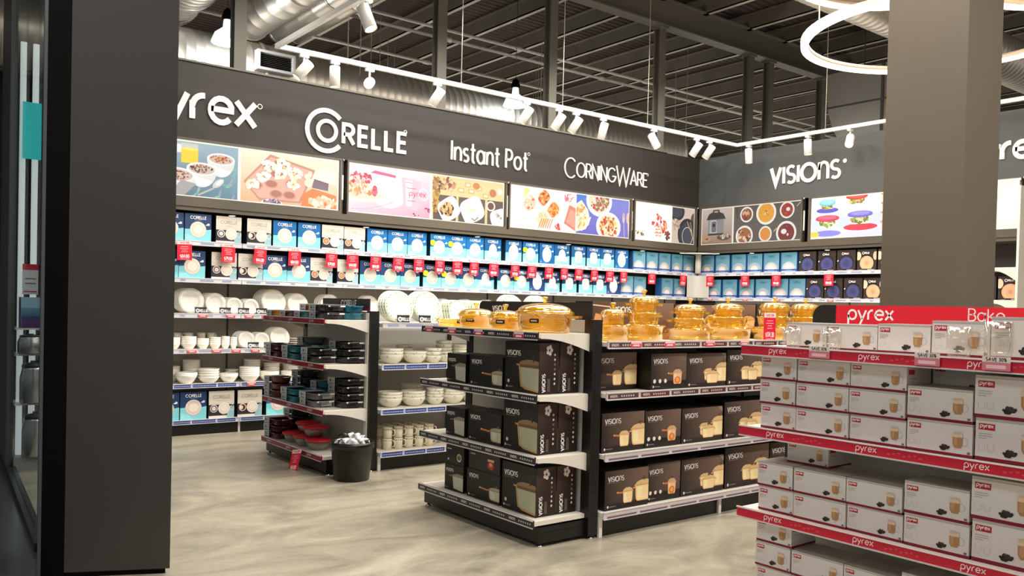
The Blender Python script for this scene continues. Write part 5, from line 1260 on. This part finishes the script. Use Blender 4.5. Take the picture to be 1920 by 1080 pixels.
# ------------------------------------------------------------------ cookware cartons
def pot_art(s, cx, cy, w, h, l, c=(252, 224, 170), c2=(226, 172, 120), knob=True, handle=0):
    """glass pot printed on a carton: body, lid, knob, side tabs or a stick handle"""
    def bod(k, top): return [(cx-w*.47*k, cy+h*top)]+[(cx-w*.45*k+p, cy+q) for p, q in ((0, h*.2), (w*.03*k, h*.07), (w*.1*k, 0))]+[(cx+w*.45*k-p, cy+q) for p, q in ((w*.1*k, 0), (w*.03*k, h*.07), (0, h*.2))]+[(cx+w*.47*k, cy+h*top)]
    s.poly(bod(1, .62), c2, l); s.poly([(x, y+h*.035) for x, y in bod(.93, .58)], c, l+.3)
    s.poly([(cx-w*.34, cy+h*.12), (cx-w*.1, cy+h*.12), (cx-w*.12, cy+h*.56), (cx-w*.38, cy+h*.56)], tuple(min(255, v+16) for v in c), l+.4)
    s.poly(arc(cx, cy+h*.64, w*.47, h*.2, 0, 180, 14), tuple(max(0, v-26) for v in c), l+.6); s.rect(cx-w*.52, cy+h*.6, cx+w*.52, cy+h*.66, c2, l+.8)
    if knob: s.ell(cx, cy+h*.9, w*.07, h*.07, (110, 76, 56), l+1, n=10); s.rect(cx-w*.025, cy+h*.8, cx+w*.025, cy+h*.88, (130, 90, 66), l+.9)
    if handle: s.stroke([(cx-w*.5, cy+h*.58), (cx-w*1.05, cy+h*.62)], h*.1, (206, 130, 70), l+1); s.rect(cx-w*1.05, cy+h*.58, cx-w*.98, cy+h*.66, (236, 200, 160), l+1.2)
    else: s.rect(cx-w*.58, cy+h*.52, cx-w*.46, cy+h*.58, c2, l+.2); s.rect(cx+w*.46, cy+h*.52, cx+w*.58, cy+h*.58, c2, l+.2)
def vis_common(s, w, h, dk=(26, 23, 22), lt=(132, 108, 96), ts=.115):
    s.grad4(0, 0, w, h, [dk, tuple((a+b_)//2 for a, b_ in zip(dk, lt)), lt, tuple((a*2+b_)//3 for a, b_ in zip(dk, lt))], 1)
    q = min(w*.085, h*.12); visions(s, w*.07, h*.73, q, q*.16, (236, 232, 228), 3); s.rect(w*.07, h*.69, w*.07+q*3.3, h*.697, (150, 142, 136), 3)
    s.ell(w*.07, h*.09, w*.018, w*.022, (226, 222, 218), 3, n=10); s.rect(w*.1, h*.075, w*.25, h*.1, (120, 114, 110), 3)
def f_pair(s, w, h):
    vis_common(s, w, h); s.grad(0, 0, w, h*.16, (30, 24, 22), (44, 36, 33), 2); pot_art(s, w*.52, h*.13, w*.24, h*.48, 5, handle=1); pot_art(s, w*.90, h*.13, w*.46, h*.66, 9)
def f_single(s, w, h):
    vis_common(s, w, h); s.rect(0, 0, w, h*.24, (34, 29, 28), 2); pot_art(s, w*.74, h*.14, w*.26, h*.5, 5, (238, 200, 160), handle=1); s.ell(w*.74, h*.25, w*.085, h*.1, (224, 126, 44), 9); s.ell(w*.74, h*.26, w*.045, h*.06, (246, 170, 90), 9.3)
    for k in range(3): s.ell(w*(.1+.15*k), h*.24, w*.04, w*.04, (236, 226, 214), 5, n=12)
def f_three(s, w, h):
    vis_common(s, w, h); s.grad(0, 0, w, h*.14, (30, 24, 22), (50, 40, 36), 2); pot_art(s, w*.56, h*.2, w*.26, h*.42, 4); pot_art(s, w*.93, h*.15, w*.4, h*.68, 7); pot_art(s, w*.64, h*.11, w*.32, h*.44, 9)
    for k in (0, 1): s.stroke([(w*(.90+.04*k), h), (w*1.0, h*(.86+.06*k))], w*.008, (226, 222, 216), 4)
def f_two(s, w, h):
    vis_common(s, w, h); s.grad(0, 0, w, h*.14, (30, 24, 22), (50, 40, 36), 2); pot_art(s, w*.82, h*.2, w*.34, h*.55, 4); pot_art(s, w*.5, h*.15, w*.26, h*.46, 8); pot_art(s, w*.68, h*.13, w*.28, h*.44, 12)
def f_end_pan(s, w, h):
    vis_common(s, w, h, (20, 19, 18), (44, 42, 40)); pot_art(s, w*.92, h*.1, w*.5, h*.55, 5, (196, 190, 168), (150, 130, 96), handle=1)
def f_end_small(s, w, h):
    vis_common(s, w, h, (20, 19, 18), (40, 38, 36)); s.poly([(w*.5, h*.1), (w, h*.06), (w, h*.56), (w*.44, h*.56)], (196, 194, 178), 5); s.poly([(w*.4, h*.56), (w, h*.56), (w, h*.68), (w*.7, h*.7), (w*.44, h*.62)], (150, 140, 118), 6); s.stroke([(w*.25, h*.56), (w*.42, h*.58)], h*.04, (150, 120, 80), 7)
def f_end_big(s, w, h):
    vis_common(s, w, h, (19, 18, 17), (52, 49, 46)); s.poly([(w*.48, h*.12), (w, h*.06), (w, h*.5), (w*.42, h*.5)], (176, 176, 150), 4); s.poly([(w*.44, h*.5), (w, h*.5), (w, h*.57), (w*.42, h*.56)], (110, 84, 60), 5); s.poly(arc(w*.76, h*.56, w*.33, h*.1, 30, 180, 12)+[(w, h*.56), (w, h*.61)], (146, 116, 92), 6); s.stroke([(w*.36, h*.55), (w*.44, h*.54), (w*.5, h*.14), (w*.62, h*.085), (w, h*.05)], w*.03, (196, 146, 76), 7); s.ell(w*.85, h*.7, w*.05, h*.025, (66, 56, 50), 7); s.rect(w*.84, h*.62, w*.865, h*.69, (60, 50, 46), 6); s.ell(w*.12, h*.2, w*.035, w*.035, (206, 202, 198), 4, n=12)
def f_end_tin(s, w, h):
    s.rect(0, 0, w, h, (30, 29, 28), 1); s.rect(w*.06, h*.78, w*.3, h*.84, (190, 188, 184), 2); s.ell(w*.74, h*.42, w*.13, w*.13, (206, 196, 150), 3); s.ell(w*.74, h*.42, w*.1, w*.08, (96, 96, 66), 4); s.ell(w*.14, h*.25, w*.04, w*.04, (200, 198, 194), 3, n=10)
def f_end_tin2(s, w, h):
    s.grad4(0, 0, w, h, [(30, 28, 27), (44, 41, 39), (70, 64, 58), (36, 34, 32)], 1); s.rect(w*.06, h*.76, w*.22, h*.82, (180, 178, 174), 2); s.ell(w*.72, h*.4, w*.1, h*.22, (176, 60, 44), 3); s.rect(w*.62, h*.58, w*.82, h*.7, (226, 196, 170), 4); s.ell(w*.72, h*.44, w*.05, h*.1, (226, 160, 130), 4)
def side_vis(s, d, h):
    s.grad4(0, 0, d, h, [(30, 22, 19), (34, 26, 23), (64, 50, 44), (84, 68, 60)], 1); s.rect(0, 0, d*.02, h, (60, 52, 48), 2)
    for k in range(5): s.ell(d*.5+d*.1*math.cos(R(72*k)), h*.86+d*.13*math.sin(R(72*k)), d*.075, d*.085, (240, 228, 222), 3, n=8)
    for k in range(7): s.ell(d*.78, h*(.2+.095*k), d*.045, d*.05, (214, 206, 200) if k not in (3, 4) else (120, 110, 104), 3, n=8)
    n0 = len(s.mb.v); s2 = Sheet(s.mb, s.P(d*.16, h*.04), s.v, -s.u, s.n, s.m, s.step); visions(s2, 0, -d*.15, d*.15, d*.03, (238, 234, 230), 3)
    s.rect(d*.42, h*.05, d*.56, h*.3, (90, 78, 72), 2)
CM = {}
def cook(kind, w, h, d):
    key = (kind, w, h, d)
    if key not in CM:
        fn = {'pair': f_pair, 'single': f_single, 'three': f_three, 'two': f_two, 'pan': f_end_pan, 'small': f_end_small, 'big': f_end_big, 'tin': f_end_tin, 'tin2': f_end_tin2, 'wok': f_wok}[kind]
        CM[key] = carton('cookware_box', w, h, d, (26, 23, 22), fn, (40, 36, 34), side_vis if kind == 'big' else None)
    return CM[key]
def f_wok(s, w, h):
    s.grad4(0, 0, w, h, [(60, 40, 30), (110, 80, 62), (130, 104, 88), (84, 66, 56)], 1)
    visions(s, w*.24, h*.72, h*.14, h*.024, (240, 236, 230), 4); s.rect(w*.24, h*.66, w*.4, h*.668, (190, 170, 150), 4)
    s.poly(arc(w*.0, h*.35, w*.2, h*.34, -60, 80, 14)+[(0, h*.3)], (206, 150, 104), 2); s.poly(arc(w*.78, h*.3, w*.26, h*.5, 200, 330, 16), (190, 136, 92), 2); s.poly(arc(w*.8, h*.34, w*.2, h*.36, 190, 330, 16), (226, 180, 136), 3); s.stroke(arc(w*.78, h*.3, w*.3, h*.5, 190, 330, 16), h*.02, (90, 60, 44), 4); s.stroke([(0, h*.9), (w*.2, h*.86), (w*.24, h*.7)], h*.03, (226, 200, 170), 3)
KC = {'pair': 'dark carton showing two cream pots', 'single': 'dark carton showing one pot with orange food', 'three': 'dark carton showing three cream pots', 'two': 'dark carton showing three large cream pots', 'pan': 'black carton showing a saucepan with handle', 'small': 'narrow black carton showing a pale pot', 'big': 'tall black carton showing a large casserole', 'tin': 'low black carton with a small round picture', 'tin2': 'low black carton with a small red picture'}
SN = {0: 'top shelf', 1: 'second shelf', 2: 'third shelf', 3: 'bottom shelf'}
for lv, z in ((1, .946), (2, .561), (3, .166)):
    for kind, yc, w, h, x, ex in (('small', 5.035, .235, .205 if lv < 3 else .185, 3.42, ''), ('pan', 4.68, .38, .21 if lv < 3 else .195, 3.42, ''), ('big', 4.287, .352, .325 if lv < 3 else .312, 3.42, ', front one'), ('big', 4.287, .352, .325 if lv < 3 else .312, 3.592, ', rear one')):
        tag(put('cookware_box', cook(kind, w, h, .165 if kind == 'big' else .2), (x, yc, z), FX), KC[kind]+', end unit %s%s' % (SN[lv], ex), 'box', 'black cookware cartons on the end unit')
tag(put('cookware_box', cook('tin', .225, .135, .19), (3.425, 5.035, .166+.186), FX), KC['tin']+' stacked on the bottom shelf', 'box', 'black cookware cartons on the end unit')
tag(put('cookware_box', cook('tin2', .36, .135, .19), (3.425, 4.68, .166+.196), FX), KC['tin2']+' stacked on the bottom shelf', 'box', 'black cookware cartons on the end unit')
for lv, z, lst in ((1, .946, (('pair', 3.925, 4.315, .255, 4.13), ('single', 4.335, 4.70, .25, 4.01), ('three', 4.715, 5.155, .245, 4.02), ('two', 5.17, 5.62, .265, 4.02), ('pair', 5.64, 6.04, .26, 4.02), ('three', 6.06, 6.5, .26, 4.02))),
                   (2, .546, (('pair', 3.892, 4.292, .262, 4.02), ('single', 4.302, 4.667, .255, 4.02), ('three', 4.68, 5.13, .25, 4.02), ('two', 5.156, 5.63, .275, 4.02), ('pair', 5.65, 6.05, .262, 4.02), ('three', 6.07, 6.51, .25, 4.02))),
                   (3, .166, (('pair', 3.915, 4.325, .26, 4.0), ('single', 4.336, 4.676, .265, 4.02), ('three', 4.688, 5.16, .265, 4.02), ('two', 5.18, 5.72, .305, 4.02), ('two', 5.735, 6.2, .30, 4.02)))):
    for k, (kind, xa, xb_, h, y) in enumerate(lst):
        tag(put('cookware_box', cook(kind, round(xb_-xa, 3), h, .3), ((xa+xb_)/2, y, z), 0), KC[kind]+', %s along the gondola run, %s' % (nth(k+1), SN[lv]), 'box', 'cookware cartons along the gondola run')
for k, (xa, xb_, h, kind) in enumerate(((4.10, 4.945, .27, 'wok'), (4.955, 5.44, .265, 'three'), (5.455, 5.96, .28, 'two'), (5.975, 6.4, .285, 'pair'), (6.415, 6.9, .28, 'three'))):
    tag(put('cookware_box', cook(kind, round(xb_-xa, 3), h, .18), ((xa+xb_)/2, 4.36, 1.281)), 'brown carton standing behind the amber pots, %s from the end unit' % nth(k+1), 'box', 'cartons behind the amber pots')

# ------------------------------------------------------------------ amber glass pots
AMB = tinted('amber_glass', (255, 243, 178), .66, .03, (244, 196, 40), .07)
STK = printed('pot_sticker', .4)
PT = {}
def pot_parts(r, h, lid, stick):
    key = (r, h, lid, stick)
    if key in PT: return PT[key]
    b = MB(); b.lathe([(0, 0), (r*.82, 0), (r*.88, .008), (r*.93, h*.5), (r*.96, h-.012), (r*1.03, h-.008), (r*1.04, h), (r*.98, h), (r*.93, h-.016), (r*.89, h*.5), (r*.84, .014), (0, .012)], 36)
    if not stick:
        for sg in (-1, 1): b.loft([(h-.03, r*.16, r*.34, r*.1), (h-.014, r*.18, r*.36, r*.1)], 4, cx=sg*r*1.12)
    body = b.build('pot_body', AMB); ld = kn = None
    if stick:
        b = MB(); b.tube([(-r*.9, 0, h-.02), (-r*1.4, 0, h-.012), (-r*2.1, 0, h-.002)], [.012, .014, .017], 10); stick_m = b.build('pot_handle', AMB)
    else: stick_m = None
    if lid:
        b = MB(); b.lathe([(r*1.03, h+.001), (r*1.04, h+.008), (r*.96, h+.014)]+[(r*.94*math.cos(a), h+.016+.26*r*math.sin(a)) for a in [R(q) for q in range(0, 90, 9)]]+[(0, h+.016+.26*r), (0, h+.012+.26*r)]+[(r*.92*math.cos(a), h+.010+.26*r*math.sin(a)) for a in [R(q) for q in range(81, -1, -9)]]+[(r*.9, h+.006), (r*1.0, h+.001)], 36); ld = b.build('pot_lid', AMB)
        z = h+.017+.26*r; b = MB(); b.lathe([(0, z), (.012, z), (.009, z+.012), (.016, z+.022), (.022, z+.030), (.018, z+.038), (0, z+.041)], 18); kn = b.build('lid_knob', AMB)
    b = MB(); n = 6; rr = r*.965
    for i in range(n):
        a0, a1 = R(-52+i*34/r*.11/n), R(-52+(i+1)*34/r*.11/n)
        p = lambda a, z: (rr*math.cos(a), rr*math.sin(a), z)
        b.add([p(a0, h*.5), p(a1, h*.5), p(a1, h*.5+.026), p(a0, h*.5+.026)], [(0, 1, 2, 3)], 0, (44, 26, 18))
        if 0 < i < n-1:
            rr += .0008; b.add([p(a0, h*.5+.009), p(a0+(a1-a0)*.7, h*.5+.009), p(a0+(a1-a0)*.7, h*.5+.018), p(a0, h*.5+.018)], [(0, 1, 2, 3)], 0, (226, 210, 190)); rr -= .0008
    st = b.build('sticker', STK)
    PT[key] = (body, ld, kn, stick_m, st); return PT[key]
def amber_pot(x, y, z, r, h, lid, label, stick=False, rz=0.0, stickrot=0.0, grp='amber glass pots'):
    body, ld, kn, sm, st = pot_parts(r, h, lid, stick)
    t = thing('glass_pot', label, 'pot', (x, y, z), rz, grp)
    put('pot_body', body, (0, 0, 0), 0, t)
    if ld: l = put('pot_lid', ld, (0, 0, 0), 0, t); put('lid_knob', kn, (0, 0, 0), 0, l)
    if sm: put('pot_handle', sm, (0, 0, 0), 0, t)
    put('sticker', st, (0, 0, 0), -rz+stickrot, t)
    return t
E1 = R(-60)
amber_pot(3.51, 5.22, 1.336, .125, .06, False, 'low open amber glass pan first on the dark end unit', True, R(200), E1)
amber_pot(3.50, 4.92, 1.336, .125, .095, True, 'lidded amber pot second on the dark end unit', False, R(35), R(-110)); amber_pot(3.49, 4.565, 1.336, .115, .09, True, 'lidded round amber pot third on the dark end unit', False, R(80), R(-110))
amber_pot(3.53, 4.20, 1.336, .185, .125, True, 'largest lidded amber casserole on the dark end unit', False, R(120), R(-110))
for i, (x, y, lv) in enumerate(((4.075, 4.13, ((.118, .105), (.083, .075))), (4.385, 4.14, ((.150, .110), (.115, .085), (.098, .075))), (4.875, 4.14, ((.165, .085), (.130, .075), (.112, .06))), (5.33, 4.15, ((.185, .095), (.148, .08), (.118, .06))), (5.93, 4.15, ((.18, .10), (.14, .085), (.118, .07))), (6.36, 4.15, ((.17, .10), (.135, .085), (.115, .07))))):
    z = 1.281
    for k, (r, h) in enumerate(lv):
        top = k == len(lv)-1
        amber_pot(x, y, z, r, h, top, 'amber glass pot, %s of the %s pile on the gondola top' % ('lidded topmost one' if top else nth(k+1)+' from the bottom', nth(i+1)), False, R(20+40*i+30*k), 0.0, 'piled amber pots on the gondola')
        z += h+.002
TG2 = sale_tag_mesh('sale_tag', .15, .215, '$174.30')
o = put('sale_tag', TG2, (5.62, 3.975, 1.282+.215)); tag(o, 'red and white sale tag standing before the amber pots', 'price tag')
tickets([((3.338, y, 1.341), FX) for y in (5.28, 4.98, 4.66, 4.22)], 'from the far corner on the dark end unit rail', TKD)
tickets([((x, 3.95, 1.286), 0) for x in (4.12, 4.45, 4.88, 5.28)], 'from the end unit on the amber pot rail')

# ------------------------------------------------------------------ white mug cartons on the red-railed end unit
def f_mug(s, w, h):
    s.grad(0, 0, w, h, (214, 210, 208), (220, 217, 214), 1); s.grad(0, h*.93, w, h, (170, 166, 162), (196, 194, 190), 2); s.rect(0, 0, w, h*.085, (126, 22, 44), 2)
    u = h
    s.rect(u*.07, h*.72, u*.07+u*.36, h*.87, (176, 32, 54), 3); s.text('pyrex', u*.10, h*.78, u*.085, u*.018, (244, 236, 236), 4, .14)
    for k in range(3): s.rect(u*.07, h*(.62-.055*k), u*(.07+(.3, .3, .18)[k]), h*(.64-.055*k), (176, 172, 170), 3)
    for k in range(2):
        x = u*(.07+.2*k); s.stroke([(x, h*.38), (x+u*.01, h*.24), (x+u*.05, h*.21), (x+u*.1, h*.21), (x+u*.14, h*.24), (x+u*.15, h*.38)], u*.008, (186, 184, 182), 3)
    mx = w-u*.42
    s.ring(mx+u*.19, h*.46, u*.105, u*.022, (190, 188, 186), 3, 18, u*.12)
    s.poly([(mx-u*.15, h*.70), (mx-u*.145, h*.36), (mx-u*.09, h*.26), (mx+u*.09, h*.26), (mx+u*.145, h*.36), (mx+u*.15, h*.70)], (172, 132, 92), 5); s.poly([(mx-u*.11, h*.66), (mx-u*.11, h*.36), (mx-u*.02, h*.31), (mx+u*.0, h*.66)], (190, 150, 108), 6)
    s.poly([(mx-u*.15, h*.70), (mx-u*.148, h*.58), (mx+u*.148, h*.58), (mx+u*.15, h*.70)], (222, 200, 174), 7); s.ell(mx, h*.70, u*.15, u*.03, (206, 184, 158), 8)
    s.blobs(mx-u*.38, h*.23, u*.12, u*.06, [(46, 38, 34), (60, 50, 44), (36, 30, 28)], 16, u*.05, 4, 5)
    s.rect(w-u*.14, h*.1, w-u*.05, h*.17, (110, 106, 104), 4)
def side_mug(s, d, h):
    s.rect(.001, .001, d-.001, h-.001, (204, 198, 196), 1); s.rect(0, 0, d, h*.085, (126, 22, 44), 2); s.rect(d*.06, h*.66, d*.3, h*.84, (190, 36, 60), 2); s.rect(d*.06, h*.5, d*.4, h*.53, (160, 156, 154), 2); s.grad(0, h*.93, d, h, (170, 166, 162), (196, 194, 190), 2)
MC = {}
def mugbox(w, h, d=.20):
    if (w, h, d) not in MC: MC[(w, h, d)] = carton('mug_box', w, h, d, (206, 202, 200), f_mug, (168, 164, 160), side_mug)
    return MC[(w, h, d)]
def mb_stack(yc, w, h, n, z, x, ph, grp, d=.20):
    for k in range(n):
        tag(put('mug_box', mugbox(w, h, d), (x+((k*7+int(yc*50)) % 3)*.003, yc+((k*5) % 3-1)*.002, z+.001+k*(h+.0006)), FX+((k*3+int(yc*30)) % 3-1)*.012), 'white mug carton, %s' % (ph if n == 1 else '%s from the bottom, %s' % (nth(k+1), ph)), 'box', grp)
G2 = 'white mug cartons on the red-railed end unit'
for z, lv, ns in ((.946, 'second shelf', (3, 3, 3, 2, 2)), (.551, 'third shelf', (2, 2, 2, 2, 2)), (.166, 'bottom shelf', (3, 2, 2, 2, 2))):
    for i, (ya, yb_, h) in enumerate(((2.49, 2.30, .116), (2.293, 2.033, .115), (2.028, 1.776, .115), (1.768, 1.508, .132), (1.499, 1.24, .165))):
        mb_stack((ya+yb_)/2, round(ya-yb_, 3), h, ns[i], z, 3.465, '%s column of the %s' % (nth(i+1), lv), G2)
mb_stack(2.29, .215, .105, 1, .551+.234, 3.56, 'topmost on the first column of the third shelf', G2)
mb_stack(1.64, .255, .117, 3, .946, 3.675, 'pile behind the fourth column, second shelf', G2, .15)
mb_stack(1.36, .25, .12, 2, .946, 3.675, 'pile behind the fifth column, second shelf', G2, .15)
for i, (ya, yb_, h, x) in enumerate(((2.405, 2.195, .118, 3.52), (2.185, 1.952, .118, 3.52), (1.948, 1.72, .126, 3.52), (1.716, 1.487, .146, 3.52), (1.482, 1.22, .168, 3.52))):
    mb_stack((ya+yb_)/2, round(ya-yb_, 3), h, 1, 1.336, x+.015, '%s of the top row behind the glass mugs' % nth(i+1), G2, .17)
GLS = tinted('clear_mug_glass', (250, 249, 247), .96, .05, (240, 236, 230), .012, .22)
def glass_mug(x, y, r, h, label, rz):
    t = thing('glass_mug', label, 'mug', (x, y, 1.336), rz, 'clear glass mugs')
    b = MB(); b.lathe([(0, .004), (r*.6, 0), (r*.86, .008), (r, h*.3), (r, h), (r*.95, h), (r*.9, h*.4), (r*.66, .022), (0, .018)], 32); part('mug_body', b, GLS, t)
    b = MB(); b.tube([(r*.96, 0, h*.78)]+[(r*.96+.03*math.sin(R(a)), 0, h*.5+h*.28*math.cos(R(a))) for a in range(15, 170, 20)]+[(r*.96, 0, h*.22)], .0055, 8); part('mug_handle', b, GLS, t)
glass_mug(3.476, 2.335, .043, .10, 'small clear glass mug first on the red-railed shelf', R(60)); glass_mug(3.476, 2.13, .043, .10, 'small clear glass mug second on the red-railed shelf', R(60))
glass_mug(3.478, 1.575, .046, .125, 'taller clear glass mug third on the red-railed shelf', R(-70)); glass_mug(3.482, 1.43, .050, .15, 'tallest clear glass mug fourth on the red-railed shelf', R(100))
b = MB(); b.box(-.05, .05, -.001, .001, -.03, .022, 0, (226, 214, 212)); s = Sheet(b, (-.05, -.0016, -.045), (1, 0, 0), (0, 0, 1), (0, -1, 0), 0, .0004)
s.rect(0, .047, .1, .067, (224, 214, 210), 1); s.text('SAVE 30%', .05, .051, .012, .0024, (60, 50, 52), 2, .22, 0, 1, 'c'); s.rect(0, .015, .1, .045, (206, 120, 136), 1); s.rect(.015, .022, .085, .036, (236, 190, 200), 2)
SV = b.build('shelf_ticket', PRNT)
for k, y in enumerate((2.14, 1.66, 1.40)): tag(put('shelf_ticket', SV, (3.396, y, 1.332), FX), 'pale and pink discount ticket, %s along the top red rail' % nth(k+1), 'price ticket', 'discount tickets on the red rail')

# ------------------------------------------------------------------ glass shop front beyond the entrance pillar
GLASS = tinted('shopfront_glass', (226, 232, 232), .98, .01, (60, 70, 74), .05, .34)
def gl(y, dx=0): return (GX(y)+dx, y)
b = MB(); b.prism([gl(5.66), gl(8.24), gl(8.24, .012), gl(5.66, .012)][::-1], 'z', .05, 6.0)
tag(put('window_1', b.build('window_1', GLASS)), 'tall glass pane of the shop front beside the entrance pillar', 'window', None, 'structure')
b = MB(); b.prism([gl(5.57, -.03), gl(9.4, -.03), gl(9.4, .04), gl(5.57, .04)][::-1], 'z', 0, .05)
b.prism([gl(5.585, -.012), gl(5.66, -.012), gl(5.66, .02), gl(5.585, .02)][::-1], 'z', 0, 6.0, 1)
b.prism([gl(5.66, -.02), gl(9.4, -.02), gl(9.4, .03), gl(5.66, .03)][::-1], 'z', 6.0, 6.2)
struct('trim_4', b, [mat('dark_window_channel', (46, 48, 50), .35, .5, noise=.05), mat('silver_glass_edge', (150, 152, 160), .3, .8, noise=.04)], 'metal channel and silver edge holding the shop front glass', 'trim')
b = MB(); b.prism([gl(8.25, -.03), gl(9.4, -.03), gl(9.4, .02), gl(8.25, .02)][::-1], 'z', 0.05, 6.0)
struct('wall_front', b, mat('dark_grey_shopfront_panel', (52, 56, 57), .5, noise=.05), 'dark grey panel closing the shop front beyond the glass pane', 'wall')
b = MB(); b.box(-12, 5, 24, 24.1, 0, 6.8)
struct('wall_hall', b, mat('dim_hall_wall', (58, 54, 50), .7, noise=.1), 'dim far wall of the hall seen through the shop front glass', 'wall')
# window display behind the glass
t = thing('display_stand', 'white window display stand with a turquoise sign behind the shop front glass', 'display stand', (1.235, 8.35, 0))
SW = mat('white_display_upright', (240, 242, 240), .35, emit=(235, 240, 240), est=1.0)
for x in (-.095, .0):
    b = MB(); b.box(x-.022, x+.022, -.02, .02, 0, 3.65); part('upright', b, SW, t)
b = MB(); b.box(-.1, .04, -.05, -.025, 2.66, 3.14); part('turquoise_sign', b, mat('turquoise_sign', (40, 190, 190), .4, emit=(40, 200, 200), est=.8), t)
for z in (.56, .98, 1.20):
    b = MB(); b.box(-.15, .12, -.16, .16, z, z+.015); part('shelf', b, mat('pale_display_shelf', (214, 218, 216), .3), t)
b = MB(); b.box(-.15, .12, -.16, .16, 0, .12); part('stand_base', b, mat('grey_display_base', (150, 152, 150), .4), t)
b = MB(); b.box(-.09, .03, -.062, -.058, 1.5, 1.76, 0, (226, 226, 230)); s = Sheet(b, (-.09, -.0625, 1.5), (1, 0, 0), (0, 0, 1), (0, -1, 0), 0, .0004); s.rect(0, .21, .12, .26, (214, 40, 70), 1); s.rect(.01, .02, .11, .03, (214, 40, 70), 1); s.rect(.02, .09, .1, .1, (120, 120, 130), 1); s.rect(.02, .13, .1, .14, (120, 120, 130), 1)
o = put('price_card', b.build('price_card', PRNT), (1.235, 8.35, 0)); tag(o, 'red and white price card on the window display stand', 'price card')
b = MB(); b.box(-.11, .05, -.12, 0, 0, .26, 0, (60, 56, 110)); s = Sheet(b, (-.11, -.1205, 0), (1, 0, 0), (0, 0, 1), (0, -1, 0), 0, .0004); s.grad(0, .0, .16, .12, (96, 40, 100), (40, 70, 130), 1); s.rect(0, .17, .16, .26, (150, 190, 214), 1); s.grad(0, .1, .16, .17, (50, 110, 140), (110, 150, 180), 2)
tag(put('display_box', b.build('display_box', CARD), (1.235, 8.315, 1.2165)), 'purple and blue carton on the window display stand', 'box')
APP = mat('brushed_steel_appliance', (196, 198, 200), .28, .9, noise=.05)
for k, (z, hh, lb) in enumerate(((.996, .17, 'small steel canister on the window display stand'), (.576, .36, 'tall steel appliance on the window display stand'), (.121, .38, 'steel pot lowest on the window display stand'))):
    t = thing('steel_canister', lb, 'canister', (1.205+.02*k, 8.225, z), 0)
    b = MB(); b.lathe([(0, 0), (.09, 0), (.1, .01), (.1, hh*.6), (.085, hh*.8), (.085, hh*.85), (0, hh*.85)], 26); part('canister_body', b, APP, t)
    b = MB(); b.lathe([(0, hh*.86), (.088, hh*.86), (.08, hh*.93), (.02, hh*.96), (.02, hh), (0, hh)], 20); part('canister_lid', b, mat('dark_lid', (50, 52, 54), .35), t)
t = thing('display_banner', 'narrow navy banner on a beige post behind the shop front glass', 'banner', (1.345, 8.15, 0))
b = MB(); b.box(-.012, .012, -.012, .012, 0, 3.9); part('post', b, mat('beige_post', (190, 170, 140), .4), t)
b = MB(); b.box(.02, .12, -.006, .006, 1.6, 3.6); part('banner_cloth', b, mat('navy_banner', (40, 50, 90), .5), t)
